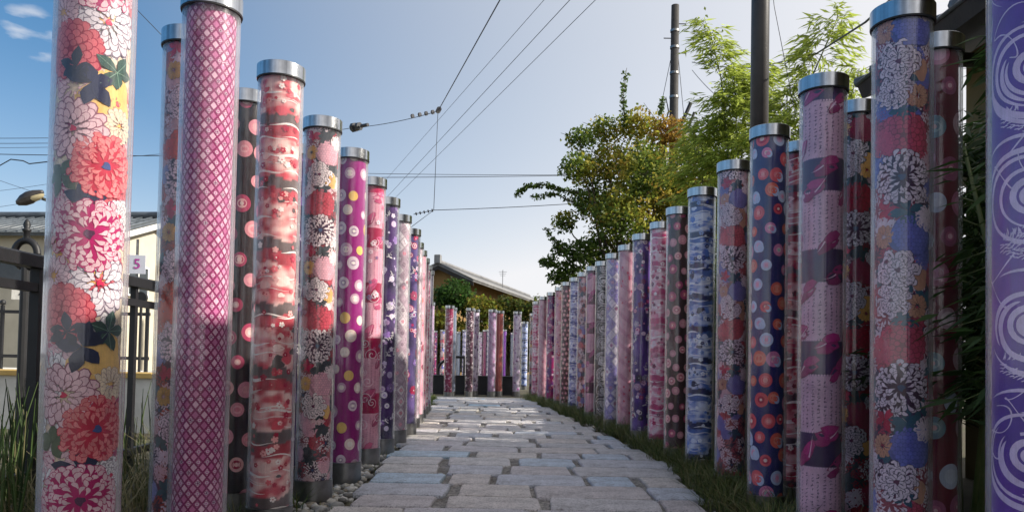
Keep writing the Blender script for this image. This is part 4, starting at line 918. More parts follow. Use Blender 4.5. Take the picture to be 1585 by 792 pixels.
def maple():
    o = empty('maple_tree', (2.2, 13.3, -.05)); tag(o, 'broad maple turning from green to orange brown behind the right row', 'tree'); off = np.array([2.2, 13.3, -.05])
    B = [(1.12, 13.0, 4.63, .30), (1.58, 13.3, 4.9, .34), (2.14, 13.2, 4.94, .42), (2.57, 12.8, 4.71, .42), (3.12, 13.2, 4.5, .46), (3.5, 13.0, 4.14, .42), (1.07, 12.7, 4.04, .38), (1.64, 13.3, 4.23, .6), (2.22, 12.6, 3.93, .7), (3.04, 13.3, 3.77, .65), (1.34, 13.4, 3.64, .42), (1.77, 12.5, 3.19, .62), (2.58, 13.3, 3.18, .56), (1.16, 12.8, 2.6, .33), (.80, 13.0, 2.70, .18), (1.56, 13.4, 2.77, .45), (2.22, 13.5, 2.8, .45), (3.44, 13.5, 3.47, .56), (1.5, 13.2, 2.3, .35), (1.9, 13.9, 3.6, .6), (2.7, 14.0, 4.0, .6), (3.2, 13.2, 2.8, .5), (2.4, 13.9, 4.5, .5), (3.9, 13.4, 3.9, .5), (3.85, 13.5, 3.2, .5), (.98, 12.9, 2.25, .28), (1.3, 13.2, 2.0, .38), (1.9, 13.3, 2.25, .5), (2.6, 13.2, 2.4, .55), (.62, 12.9, 2.45, .18), (.88, 12.9, 3.15, .26), (1.05, 13.0, 1.95, .32), (.75, 12.9, 2.2, .2)]
    r = random.Random(21); m = MB(); root = (2.2, 13.3, -.05); fork = (2.15, 13.3, 1.5)
    limb(m, wiggle(root, fork, 4, .04, r), .11, .08, 10)
    for k, bb in enumerate(B):
        c = bb[:3]; mid = (fork[0] * .5 + c[0] * .5 + r.uniform(-.15, .15), fork[1] * .5 + c[1] * .5, fork[2] * .45 + c[2] * .55 - .15)
        limb(m, wiggle(fork, mid, 3, .05, r), .045, .024, 6); limb(m, wiggle(mid, c, 4, .06, r), .024, .008, 5)
        for q in range(7):
            e = (c[0] + r.gauss(0, bb[3] * .6), c[1] + r.gauss(0, bb[3] * .6), c[2] + r.gauss(0, bb[3] * .55)); limb(m, wiggle(c, e, 2, .03, r), .008, .003, 4)
    sprays = [[(1.18, 12.6, 3.58), (.8, 12.6, 3.63), (.47, 12.6, 3.72), (.2, 12.6, 3.69), (0, 12.6, 3.49)], [(1.13, 12.6, 3.36), (.69, 12.6, 3.57), (.25, 12.6, 3.5)], [(1.05, 12.8, 2.51), (.77, 12.8, 2.72), (.51, 12.8, 3.03)], [(1.9, 13, 4.9), (1.86, 13, 5.39), (1.92, 13, 5.9)], [(1.1, 12.7, 2.5), (.7, 12.7, 2.35), (.42, 12.7, 2.45)], [(2.5, 12.9, 5.1), (2.55, 12.9, 5.35)]]
    tw = []
    for spn in sprays:
        limb(m, spn, .012, .004, 5)
        for a, b_ in zip(spn, spn[1:]):
            for q in range(5): t = q / 5; tw.append((a[0] + (b_[0] - a[0]) * t, a[1] + (b_[1] - a[1]) * t, a[2] + (b_[2] - a[2]) * t, .075))
    m.v = [tuple(np.array(v) - off) for v in m.v]; m.build('trunk', M['wood'], o, True)
    def cols(pos, rs):
        n = np.array([noise.noise(Vector(p) * 1.6) for p in pos]) + rs.normal(0, .22, len(pos)) + (pos[:, 0] - 2.1) * .16 + (pos[:, 2] - 4.0) * .17 - .12
        out = np.empty((len(pos), 3)); pal = np.array([(.10, .16, .03), (.21, .28, .045), (.34, .35, .055), (.44, .38, .055), (.42, .30, .05), (.34, .19, .04)])
        q = np.clip((n + .55) / 1.2 * 5, 0, 4.99); i = q.astype(int); f = (q - i)[:, None]; out = pal[i] * (1 - f) + pal[i + 1] * f; return out * rs.uniform(.7, 1.25, (len(pos), 1))
    V, F, K = leaf_cloud(B, 34000, .078, cols, 5, .2)
    V2, F2, K2 = leaf_cloud(tw, 1100, .07, lambda p, rs: np.array([(.10, .16, .03)]) * rs.uniform(.6, 1.5, (len(p), 1)), 6, .2)
    me = np_mesh('crown', np.vstack([V, V2]) - off, np.vstack([F, F2 + len(V)]), np.vstack([K, K2]), M['leaf']); mesh_obj('crown', me, o)
maple()

def frond_cloud(culms, seed, dens, cols, size=.13, spread=.55):
    """drooping feathery sprays of narrow leaves along side twigs of each culm"""
    rs = np.random.RandomState(seed); m = MB(); P, T = [], []
    for cu in culms:
        pts = [Vector(p) for p in cu]; m.tube(cu, [.022 - .016 * k / (len(cu) - 1) for k in range(len(cu))], 6)
        tot = len(pts) - 1
        for q in range(dens):
            f = .30 + .70 * (q + rs.rand()) / dens; f = min(f, .999); i = int(f * tot); p = pts[i].lerp(pts[i + 1], f * tot - i); a = rs.uniform(0, 2 * PI); L = spread * (1.15 - .75 * (f - .3) / .7) * rs.uniform(.6, 1.15)
            d = Vector((math.cos(a), math.sin(a), .35)); tip = p + d * L + Vector((0, 0, -.25 * L)); midp = p + d * L * .55 + Vector((0, 0, .06 * L)); m.tube([p, midp, tip], [.004, .003, .0015], 4, cap=False)
            for w in range(int(26 * L / .5) + 6):
                t = .2 + .8 * rs.rand(); c = p.lerp(midp, min(1, t * 2)) if t < .5 else midp.lerp(tip, t * 2 - 1); P.append(np.array(c) + rs.normal(0, .035, 3)); b_ = a + rs.normal(0, .7); T.append((math.cos(b_), math.sin(b_), rs.uniform(-.75, .1)))
    P, T = np.array(P), np.array(T); T /= np.linalg.norm(T, axis=1)[:, None]; n = rs.normal(0, .5, P.shape) + np.array([0, 0, 1.0]); n -= T * (n * T).sum(1)[:, None]; n /= np.linalg.norm(n, axis=1)[:, None]; w = np.cross(n, T); s = size * rs.uniform(.6, 1.25, (len(P), 1))
    V = np.stack([P, P + T * s * .4 - w * s * .08, P + T * s - n * s * .1, P + T * s * .4 + w * s * .08], 1).reshape(-1, 3); F = np.arange(len(P) * 4).reshape(-1, 4); K = np.repeat(cols(P, rs), 4, 0)
    return m, V, F, K
def bamboo(name, culms, dens, label, cols, seed, size=.13, spread=.55, group=None, cat='bamboo'):
    root = culms[0][0]; o = empty(name, root); tag(o, label, cat, group); m, V, F, K = frond_cloud(culms, seed, dens, cols, size, spread); off = np.array(root)
    m.v = [tuple(np.array(v) - off) for v in m.v]; m.build('culm', M['culm'], o, True); mesh_obj('crown', np_mesh('crown', V - off, F, K, M['leaf']), o)
bright = lambda p, rs: np.array([(.42, .50, .095)]) * rs.uniform(.6, 1.45, (len(p), 1)) * np.array([1, 1, 1])
deep = lambda p, rs: np.array([(.045, .085, .022)]) * rs.uniform(.5, 1.6, (len(p), 1))
bamboo('bamboo', [[(2.95, 10.2, -.05), (2.9, 10.1, 2.2), (2.85, 10, 3.7), (2.75, 10, 4.6), (2.55, 9.9, 5.25)], [(3.15, 10.4, -.05), (3.1, 10.3, 2.4), (3.1, 10.2, 3.6), (3.15, 10.2, 4.3), (3.3, 10.1, 4.75)], [(3.25, 10.1, -.05), (3.2, 10.0, 2.3), (3.0, 10, 3.4), (2.9, 9.9, 4.5)], [(2.75, 10.5, -.05), (2.7, 10.4, 2.0), (2.62, 10.4, 3.3), (2.6, 10.4, 4.1)]], 92, 'feathery light green bamboo between the orange maple and the brown lamp post', bright, 3, .165, .66)
bamboo('bamboo', [[(3.3, 9.0, -.05), (3.35, 9, 1.8), (3.45, 9, 3.3), (3.58, 9, 4.25), (3.85, 8.9, 4.95)], [(3.5, 9.3, -.05), (3.5, 9.3, 1.9), (3.4, 9.3, 3.2), (3.35, 9.2, 4.2)], [(3.8, 9.2, -.05), (3.8, 9.2, 2.0), (3.9, 9.1, 3.4), (4.2, 9.1, 4.4)]], 92, 'feathery light green bamboo right of the brown lamp post', bright, 4, .165, .66)
low = [(1.95, 2.5), (2.15, 3.2), (2.0, 3.9), (2.2, 4.6), (2.1, 5.4), (2.3, 6.3), (2.15, 7.2), (2.25, 8.0), (2.2, 12.2)]
names_low = ['beside the purple swirl pillar', 'behind the dark red disc pillar', 'behind the dark teal flowered pillar', 'behind the pink writing pillar', 'behind the navy circles pillar', 'behind the lilac chrysanthemum pillar', 'behind the blue landscape pillar', 'behind the brown dotted pillar', 'below the orange maple']
for k, (x, y) in enumerate(low):
    r = random.Random(50 + k); cu = [[(x + r.uniform(-.25, .25), y + r.uniform(-.3, .3), -.05)] for q in range(4)]
    for c in cu:
        px_, py_, _ = c[0]; dx, dy, h = r.uniform(-.22, .22), r.uniform(-.25, .25), r.uniform(1.5, 2.2); c += [(px_ + dx * .3, py_ + dy * .3, h * .5), (px_ + dx, py_ + dy, h)]
    bamboo('bamboo_shrub', cu, 34, 'low dark bamboo ' + names_low[k], deep, 60 + k, .12, .42, 'low dark bamboo along the right fence', 'bamboo')

def bush(name, blobs, count, size, cols, seed, label, trunk=True, group=None, cat='tree'):
    z0 = gz(blobs[0][1]); root = np.array([np.mean([q[0] for q in blobs]), np.mean([q[1] for q in blobs]), z0]); o = empty(name, tuple(root)); tag(o, label, cat, group); m = MB(); r = random.Random(seed)
    for q in blobs: limb(m, wiggle(tuple(root), q[:3], 4, .08, r), .07, .02, 6)
    m.v = [tuple(np.array(v) - root) for v in m.v]; m.build('trunk', M['wood'], o, True); V, F, K = leaf_cloud(blobs, count, size, cols, seed, .35); mesh_obj('crown', np_mesh('crown', V - root, F, K, M['leaf']), o)
pine = lambda p, rs: np.array([(.055, .12, .025)]) * rs.uniform(.5, 1.5, (len(p), 1))
gold = lambda p, rs: np.array([(.22, .20, .03)]) * rs.uniform(.5, 1.4, (len(p), 1)) * np.c_[rs.uniform(.6, 1.2, len(p)), np.ones(len(p)), np.ones(len(p))]
olive = lambda p, rs: np.array([(.10, .12, .025)]) * rs.uniform(.45, 1.5, (len(p), 1)) * np.c_[rs.uniform(.6, 1.4, len(p)), np.ones(len(p)), np.ones(len(p))]
bush('round_tree', [(-2.46, 32.3, 3.55, .85), (-2.95, 32.3, 3.35, .65), (-2.05, 32.3, 3.05, .6), (-1.75, 32.3, 2.8, .5)], 2600, .17, pine, 31, 'rounded deep green tree in front of the grey tiled house')
bush('garden_tree', [(-2.9, 31.5, 2.3, .7), (-3.6, 31.6, 2.2, .7), (-2.2, 31.4, 1.9, .6)], 2000, .17, gold, 32, 'golden yellow shrub below the rounded green tree')
bush('garden_tree', [(-1.4, 31.5, 2.9, .75), (-.95, 31.5, 2.75, .7), (-1.0, 31.4, 2.0, .7), (-1.7, 31.5, 1.8, .6)], 2000, .17, gold, 33, 'yellow green tree below the ochre wall of the house')
bush('garden_tree', [(-.30, 31.8, 2.95, .7), (.25, 31.8, 2.9, .6), (.1, 31.6, 2.1, .8), (-.4, 31.4, 1.7, .6)], 2200, .17, olive, 34, 'olive green tree right of the ochre wall of the house')
bush('garden_tree', [(.75, 31.5, 2.6, .8), (1.3, 31.5, 2.9, .8), (.7, 31.3, 1.8, .7), (1.6, 31.4, 2.0, .7)], 2600, .17, olive, 35, 'dark olive tree behind the far end of the right row')
hedge_b = [(-4.4 + .55 * k, 31.9, .75 + .2 * (k % 3), .8) for k in range(14)]
bush('added_shade_tree', [(4.2, 12.2, 3.3, .8), (4.7, 11.6, 3.0, .8), (4.5, 12.4, 2.0, .9), (4.5, 11.8, 1.3, .7)], 4800, .11, deep, 43, 'unseen dark tree added for shade right behind the orange topped maple')  # added out of sight to shade the far part of the path
bush('added_shade_tree', [(4.1, 15.2, 3.6, .9), (4.8, 15.6, 4.1, 1.0), (4.5, 14.9, 2.4, 1.0), (4.4, 15.2, 1.4, .8)], 5200, .12, deep, 41, 'unseen dark tree added for shade beyond the far half of the right row, nearer the maple')  # another unseen tree, put in to keep sun off the path end
bush('added_shade_tree', [(4.3, 18.2, 3.9, 1.0), (5.0, 17.6, 4.4, 1.1), (4.4, 17.4, 2.6, 1.1), (4.5, 17.8, 1.5, .9)], 5600, .12, deep, 42, 'unseen dark tree added for shade beyond the right row, level with the end pillars')  # unseen, added so its shadow falls on the end pillars
bush('hedge', hedge_b, 6500, .2, olive, 36, 'dark clipped hedge below the far house', cat='hedge')
bush('hedge', [(3.0 + .25 * math.sin(k), 6.0 + .8 * k, .75, .55) for k in range(1, 5)] + [(2.6, 12 + .8 * k, 1.0, .65) for k in range(5)], 5200, .08, deep, 37, 'dark leafy hedge standing behind the low bamboo', cat='hedge')

# ------------------------------------------------------------------ houses
def slope_tiles(m, a, b_, c, d, n, courses, r=.035, lift=.02):
    """rounded tile ribs running down a roof plane a-b (ridge) to d-c (eave), with stepped courses"""
    a, b_, c, d = map(Vector, (a, b_, c, d)); nn = (b_ - a).cross(d - a).normalized()
    if nn.z < 0: nn = -nn
    for k in range(n + 1):
        t = k / n; p, q = a.lerp(b_, t), d.lerp(c, t); m.tube([tuple(p + nn * lift), tuple(q + nn * lift)], r, 6)
    for k in range(1, courses + 1):
        t = k / courses; p, q = a.lerp(d, t), b_.lerp(c, t); m.tube([tuple(p + nn * lift * .4), tuple(q + nn * lift * .4)], r * .45, 4)
def quad_slab(m, pts, th):
    P = [Vector(p) for p in pts]; n = (P[1] - P[0]).cross(P[3] - P[0]).normalized(); n = n if n.z > 0 else -n
    vs = [tuple(p) for p in P] + [tuple(p - n * th) for p in P]; m.add(vs, [(0, 1, 2, 3), (7, 6, 5, 4)] + [(k, k + 4, (k + 1) % 4 + 4, (k + 1) % 4) for k in range(4)])
def gable_house(name, A, dirv, length, half, z_wall, z_ridge, over, mats, label, ntile, ncourse, base_z=0, rib=.04, windows=(), over_end=.4):
    """A = middle of the near gable end on the ground, dirv = ridge direction"""
    o = empty(name, (A[0], A[1], base_z)); tag(o, label, 'house'); d = Vector((dirv[0], dirv[1], 0)).normalized(); p = Vector((d.y, -d.x, 0)); Z = Vector((0, 0, 1))
    def W_(l, s_, z): return tuple(d * l + p * s_ + Z * (z - base_z))
    m = MB(); v = [W_(0, -half, base_z - .2), W_(0, half, base_z - .2), W_(0, half, z_wall), W_(0, 0, z_wall + (z_ridge - z_wall) * .97), W_(0, -half, z_wall)]; v += [W_(length, -half, base_z - .2), W_(length, half, base_z - .2), W_(length, half, z_wall), W_(length, 0, z_wall + (z_ridge - z_wall) * .97), W_(length, -half, z_wall)]
    m.add(v, [(0, 1, 2, 3, 4), (9, 8, 7, 6, 5), (1, 6, 7, 2), (0, 4, 9, 5)]); m.build('wall', mats[0], o)
    k = (z_ridge - z_wall) / half; ze = z_wall - k * over; rf = MB(); tl = MB(); ins = .05
    for s_ in (1, -1):
        a, b_, c, e = W_(-over_end, 0, z_ridge + .06), W_(length + over_end, 0, z_ridge + .06), W_(length + over_end, s_ * (half + over), ze + .06), W_(-over_end, s_ * (half + over), ze + .06); quad_slab(rf, [a, b_, c, e], .09); slope_tiles(tl, a, b_, c, e, ntile, ncourse, rib)
    ro = rf.build('roof', mats[1], o); tl.build('tile_ribs', mats[1], ro, True)
    rg_ = MB(); rg_.tube([W_(-over_end - .03, 0, z_ridge + .14), W_(length + over_end, 0, z_ridge + .14)], .11, 8); rg_.box((-.11, -.14, -.05), (.11, .14, .34), math.atan2(d.y, d.x), .03, None, W_(-over_end - .05, 0, z_ridge + .1)); rg_.build('ridge', mats[1], ro, False)
    bb = MB()
    for s_ in (1, -1):
        P = [Vector(W_(-over_end - .02, 0, z_ridge - .06)), Vector(W_(-over_end - .02, s_ * (half + over), ze - .06))]; w = Vector((0, 0, -.16)); n = d * .05
        vs = [tuple(q) for q in (P[0], P[1], P[1] + w, P[0] + w)] + [tuple(q + n) for q in (P[0], P[1], P[1] + w, P[0] + w)]; bb.add(vs, [(0, 1, 2, 3), (7, 6, 5, 4)] + [(k_, k_ + 4, (k_ + 1) % 4 + 4, (k_ + 1) % 4) for k_ in range(4)])
    bb.build('bargeboard', mats[2], o)
    for (l0, s0, z0, w, h, side) in windows:             # side 1/-1 on the long walls, 0 on the near gable
        fr, gl = MB(), MB(); ax = d if side else p; nn_ = (p * side if side else -d); c0 = (d * l0 + p * (side * half)) if side else (p * s0)
        rz = math.atan2(ax.y, ax.x)
        ctr = c0 + nn_ * .03 + Z * (z0 - base_z)
        fr.box((-w / 2 - .05, -.045, -.05), (w / 2 + .05, .045, 0), rz, 0, None, ctr); fr.box((-w / 2 - .05, -.045, h), (w / 2 + .05, .045, h + .05), rz, 0, None, ctr)
        for q in (-w / 2 - .025, 0, w / 2 + .025): fr.box((q - .025, -.04, 0), (q + .025, .04, h), rz, 0, None, ctr)
        gl.box((-w / 2, -.012, 0), (w / 2, .012, h), rz, 0, None, ctr); wo_ = fr.build('window', mats[2], o); gl.build('pane', M['glassy'], wo_)
    return o
# far house at the end of the path
gable_house('tiled_house', (-3.3, 34.0), (.254, .967), 17, .78, 4.63, 4.98, .90, (M['ochre'], M['tile2'], M['dark_wood']), 'grey tiled house with ochre walls beyond the end of the path', 46, 6, -.1, .05, [(3.5, 0, 2.6, 1.2, .9, 1), (7.5, 0, 2.6, 1.2, .9, 1)], .35)
m = MB(); m.tube([(-.56, 40, 3.6), (-.56, 40, 5.55)], .018, 6)
for q, z in enumerate((5.45, 5.35, 5.25)): m.tube([(-.56 - .22 + .04 * q, 40, z), (-.56 + .22 - .04 * q, 40, z)], .010, 5)
tag(m.build('roof_antenna', M['collar']), 'thin television aerial standing on the grey tiled roof', 'antenna')
# cream house behind the railing on the left
gable_house('cream_house', (-10.75, 22.3), (-1, .10), 12, 2.3, 3.95, 4.72, .35, (M['cream'], M['tile'], M['white']), 'cream rendered house with dark tiled roof behind the left railing', 40, 9, 0, .035, [(3.0, 0, 2.6, 1.5, .75, -1), (6.5, 0, 2.6, 1.5, .75, -1), (0, -.8, 2.4, .9, .8, 0)], .3)
# white building with windows behind the "5" sign
o = empty('white_building', (-10.6, 24.6, 0)); tag(o, 'white block with grilled windows behind the platform number sign', 'building')
m = MB(); m.box((0, 0, -.1), (6, 4, 3.2)); m.build('wall', M['white'], o); m = MB(); m.box((-.15, -.2, 3.2), (6.15, 4.2, 3.34)); m.build('roof', M['concrete'], o)
for q in range(3):
    m = MB(); m.box((.35 + q * 1.4, -.05, 2.1), (1.35 + q * 1.4, -.003, 2.15)); m.box((.35 + q * 1.4, -.05, 2.95), (1.35 + q * 1.4, -.003, 3.0))
    for w in range(8): m.box((.35 + q * 1.4 + w * .135, -.05, 2.15), (.39 + q * 1.4 + w * .135, -.003, 2.95))
    wd = m.build('window', M['collar'], o); m = MB(); m.box((.36 + q * 1.4, -.02, 2.15), (1.34 + q * 1.4, -.004, 2.95)); m.build('pane', M['glassy'], wd)
# house close on the right, its eave shading the path
o = empty('mustard_house', (3.3, 0, 0)); tag(o, 'dark eaved house with mustard yellow wall at the right edge', 'house')
m = MB(); m.box((0, -5, -.1), (6, 5.45, 3.05)); m.build('wall', M['yellow_wall'], o)
m = MB(); quad_slab(m, [(3.0, -5.6, 4.45), (3.0, 6.0, 4.45), (-.55, 6.0, 3.02), (-.55, -5.6, 3.02)], .12); quad_slab(m, [(3.0, -5.6, 4.45), (3.0, 6.0, 4.45), (6.55, 6.0, 3.02), (6.55, -5.6, 3.02)], .12); ro = m.build('roof', M['dark_wood'], o)
m = MB(); slope_tiles(m, (3.0, -5.6, 4.45), (3.0, 6.0, 4.45), (-.55, 6.0, 3.02), (-.55, -5.6, 3.02), 44, 12, .04, .02); m.build('tile_ribs', M['tile'], ro, True)
for k in range(14):
    m = MB(); y0 = -5.0 + k * .78; m.box((-.5, y0, 2.86), (.0, y0 + .06, 2.94)); m.build('rafter', M['dark_wood'], o)
m = MB(); m.box((-.32, 2.5, 2.02), (-.0, 5.2, 2.10)); quad_slab(m, [(-.02, 5.3, 2.22), (-.02, 2.4, 2.22), (-.6, 2.4, 2.02), (-.6, 5.3, 2.02)], .05); m.build('canopy', M['tile'], o)
for k in range(6):
    m = MB(); y0 = 2.8 + k * .44; m.box((-.035, y0, -.05), (-.002, y0 + .06, 1.9)); m.build('timber_batten', M['dark_wood'], o)

# dark board fence running on from the house behind the bamboo
o = empty('timber_fence', (2.95, 5.15, -.05)); tag(o, 'dark upright board fence behind the bamboo on the right', 'fence')
for k in range(64):
    m = MB(); y0 = k * .125; h = 1.55 + .02 * math.sin(k * 2.3); m.box((-.012 + .004 * (k % 2), y0 + .004, 0), (.012 + .004 * (k % 2), y0 + .119, h)); m.build('board', M['dark_wood'], o)
for z in (.35, 1.3):
    m = MB(); m.box((.018, 0, z), (.055, 8.0, z + .07)); m.build('rail', M['dark_wood'], o)
for k in range(5):
    m = MB(); m.box((.058, k * 1.96, -.1), (.14, k * 1.96 + .08, 1.5)); m.build('post', M['dark_wood'], o)

# ------------------------------------------------------------------ black wall and handrail at the path end
o = empty('black_wall', (-1, 18.35, -.12)); tag(o, 'low black wall standing behind the pillars at the end of the path', 'wall')
m = MB(); m.box((-1.3, -.09, -.1), (1.15, .09, .44), bev=.006); m.build('wall_body', M['black'], o); m = MB(); m.box((-1.32, -.11, .441), (1.17, .11, .475), bev=.006); m.build('coping', M['black'], o)
o = empty('handrail', (-1.8, 19.0, -.12)); tag(o, 'black sloping handrail behind the magenta and white end pillar', 'handrail')
m = MB(); m.tube([(-.06, 0, .62), (.0, 0, .74), (.22, 0, .92), (.62, 0, .92)], .035, 8); m.build('rail', M['black'], o)
for xx, h in ((-.05, .64), (.25, .9), (.6, .9)):
    m = MB(); m.tube([(xx, 0, 0), (xx, 0, h)], .026, 8); m.build('post', M['black'], o)

# ------------------------------------------------------------------ left railing, platform, signs, lamp
o = empty('black_railing', (-2.2, 0, 0)); tag(o, 'black metal railing with a flat top rail close behind the left pillars', 'railing')
m = MB(); m.box((-.035, .5, 1.13), (.035, 6.2, 1.19), bev=.008); m.build('top_rail', M['black'], o)
m = MB(); m.box((-.02, .5, 1.02), (.02, 6.2, 1.06)); m.box((-.02, .5, .16), (.02, 6.2, .20)); m.build('cross_rail', M['black'], o)
for yy in (1.2, 2.05, 2.9, 3.12, 3.46, 4.35, 4.78, 5.05, 5.7):
    m = MB(); w = .022 if yy in (3.46, 4.78, 5.05, 3.12) else .016; m.box((-w, yy - w, -.1), (w, yy + w, 1.129)); m.build('post', M['black'], o)
o = empty('platform_fence', (-6.3, 9.5, 0)); tag(o, 'black platform fence with small ball finials beyond the near railing', 'fence')
m = MB(); m.box((-1.6, -.02, 1.22), (1.7, .02, 1.26)); m.box((-1.6, -.02, .66), (1.7, .02, .70)); m.build('rail', M['black'], o)
for k in range(8):
    xx = -1.55 + k * .46; m = MB(); m.box((xx - .018, -.018, .45), (xx + .018, .018, 1.32)); p_ = m.build('post', M['black'], o); m = MB(); m.lathe([(.001, 1.32), (.03, 1.33), (.036, 1.355), (.028, 1.38), (.001, 1.395)], 10, o=(xx, 0, 0)); m.build('finial', M['black'], p_, True)
o = empty('ring_bollard', (-3.59, 5.5, 0)); tag(o, 'black post with an open ring and ball finial behind the top rail', 'bollard')
m = MB(); m.tube([(0, 0, -.1), (0, 0, 1.36)], .03, 10); m.build('post', M['black'], o)
m = MB(); t = [2 * PI * k / 24 for k in range(25)]; m.tube([(.085 * math.cos(a), 0, 1.46 + .10 * math.sin(a)) for a in t], .026, 8, cap=False); m.build('ring', M['black'], o, True)
m = MB(); m.lathe([(.022, 1.56), (.022, 1.62), (.030, 1.63), (.030, 1.645), (.018, 1.65), (.026, 1.675), (.018, 1.70), (.004, 1.72), (.001, 1.721)], 12); m.build('finial', M['black'], o, True)
o = empty('round_marker', (-3.97, 8.0, 0)); tag(o, 'small black disc on a thin post below the number sign', 'marker')
m = MB(); m.tube([(0, 0, -.1), (0, 0, 1.3)], .015, 8); m.build('post', M['black'], o); m = MB(); m.tube([(0, -.02, 1.34), (0, .02, 1.34)], .062, 20); m.build('disc', M['black'], o)
o = empty('station_platform', (-3.4, 7.35, 0)); tag(o, 'raised concrete platform with an ochre edge behind the railing', 'platform'); o.rotation_euler.z = math.radians(-6)
m = MB(); m.box((-22, 0, -.2), (1.1, 3.2, .50)); m.build('concrete_face', M['pale_concrete'], o)
for k in range(24):
    m = MB(); x1 = 1.13 - k * .62; m.box((x1 - .606, -.035, .503), (x1, .30, .555), bev=.006); m.build('edge_slab', M['edge'], o)
def text_obj(txt, size, mat, name, parent, loc, rot):
    cu = bpy.data.curves.new('lettering', 'FONT'); cu.body = txt; cu.size = size; cu.extrude = .002; cu.align_x = 'CENTER'; cu.align_y = 'CENTER'; tmp = bpy.data.objects.new('lettering', cu); C.objects.link(tmp)
    dg = bpy.context.evaluated_depsgraph_get(); me = bpy.data.meshes.new_from_object(tmp.evaluated_get(dg)); bpy.data.objects.remove(tmp); me.materials.clear(); me.materials.append(mat)
    q = mesh_obj(name, me, parent, loc); q.rotation_euler = rot; return q
o = empty('number_sign', (-4.54, 9.0, .5)); tag(o, 'pale sign with a purple 5 on a thin post above the railing', 'sign'); o.rotation_euler.z = math.radians(14)
m = MB(); m.tube([(0, .03, -.1), (0, .03, 1.62)], .016, 8); m.build('post', M['collar'], o); m = MB(); m.box((-.10, -.012, 1.20), (.10, .012, 1.425), bev=.003); m.build('sign_board', M['sign_grey'], o)
q = text_obj('5', .17, M['magenta'], 'numeral', o, (.01, -.016, 1.312), (PI / 2, 0, 0))
o = empty('small_number_sign', (-7.55, 11.5, .5)); tag(o, 'small grey sign with a dark 2 seen under the top rail', 'sign'); o.rotation_euler.z = math.radians(20)
m = MB(); m.tube([(0, .03, -.1), (0, .03, 1.2)], .014, 8); m.build('post', M['collar'], o); m = MB(); m.box((-.13, -.012, 1.03), (.13, .012, 1.30), bev=.003); m.build('sign_board', M['concrete'], o); text_obj('2', .2, M['black'], 'numeral', o, (0, -.016, 1.16), (PI / 2, 0, 0))
o = empty('street_lamp', (-8.0, 13.2, 0)); tag(o, 'street lamp with a drop shaped head, left of the big cream pillar', 'street lamp')
m = MB(); m.tube([(0, 0, -.1), (0, 0, 3.2), (-.06, 0, 3.34), (-.22, 0, 3.40), (-.36, 0, 3.44)], [.05, .04, .03, .028, .028], 8); m.build('lamp_post', M['collar'], o, True)
m = MB(); m.lathe([(.001, -.36), (.05, -.33), (.10, -.22), (.115, -.10), (.09, .02), (.05, .12), (.03, .16), (.001, .165)], 16); hd = m.build('lamp_head', M['pole2'], o, True); hd.location = (-.50, 0, 3.50); hd.rotation_euler = (0, math.radians(64), 0)
m = MB(); m.lathe([(.001, -.07), (.05, -.062), (.085, -.04), (.10, 0)], 16); dfu = m.build('diffuser', M['lens'], o, True); dfu.scale = (2.0, .95, 1); dfu.location = (-.52, 0, 3.455); dfu.rotation_euler = (0, math.radians(-22), 0)

# ------------------------------------------------------------------ poles and cables
o = empty('utility_pole', (4.24, 20, 0)); tag(o, 'tall dark utility pole rising behind the maple', 'utility pole')
m = MB(); m.tube([(0, 0, -.2), (0, 0, 5), (0, 0, 10.4)], [.15, .13, .105], 14); m.build('pole_shaft', M['pole'], o, True)
for z in (9.7, 9.25, 8.55, 7.9, 7.1):
    m = MB(); m.lathe([(.118, z - .035), (.126, z - .03), (.126, z + .03), (.118, z + .035)], 14); m.build('band', M['collar'], o)
for z, s_ in ((9.9, 1), (9.5, -1), (9.1, 1), (6.4, -1), (5.2, -1)):
    m = MB(); m.tube([(s_ * .1, 0, z), (s_ * .30, 0, z)], .014, 5); m.build('step_bolt', M['black'], o)
m = MB(); m.box((.1, -.04, 6.9), (.34, .04, 7.02)); m.tube([(.12, 0, 6.95), (.45, 0, 7.75)], .05, 8); m.tube([(.36, 0, 6.95), (.55, 0, 7.5)], .035, 8); m.tube([(.44, 0, 6.85), (.66, 0, 7.25)], .03, 8); m.build('cable_bracket', M['black'], o)
for dx in (-.50, -.36):
    m = MB(); m.tube([(dx, 0, 4.4), (dx * .55, 0, 6.9)], .045, 8); m.build('conduit', M['black'], o)
m = MB(); m.tube([(-.25, 0, 7.2), (-.38, 0, 7.6), (-.22, 0, 7.9), (-.14, 0, 7.5), (-.3, 0, 7.0)], .018, 6); m.build('cable_loop', M['black'], o)
for a, b_ in (((-.95, 0, 4.5), (-.11, 0, 8.9)), ((.5, 0, 5.2), (.1, 0, 9.0))):
    m = MB(); m.tube([a, b_], .008, 5); m.build('stay_wire', M['black'], o)
o = empty('lamp_post', (2.29, 7.0, -.05)); tag(o, 'thick dark brown post rising behind the navy circles pillar', 'post')
m = MB(); m.tube([(0, 0, 0), (.0, 0, 5), (.0, 0, 8)], .083, 24); m.build('shaft', M['pole2'], o, True); m = MB(); m.lathe([(.16, 0), (.16, .03), (.10, .06), (.084, .12)], 20); m.build('base_flange', M['pole2'], o)
m = MB(); m.lathe([(.083, 8.0), (.09, 8.02), (.07, 8.06), (.001, 8.07)], 20); m.build('cap', M['pole2'], o)

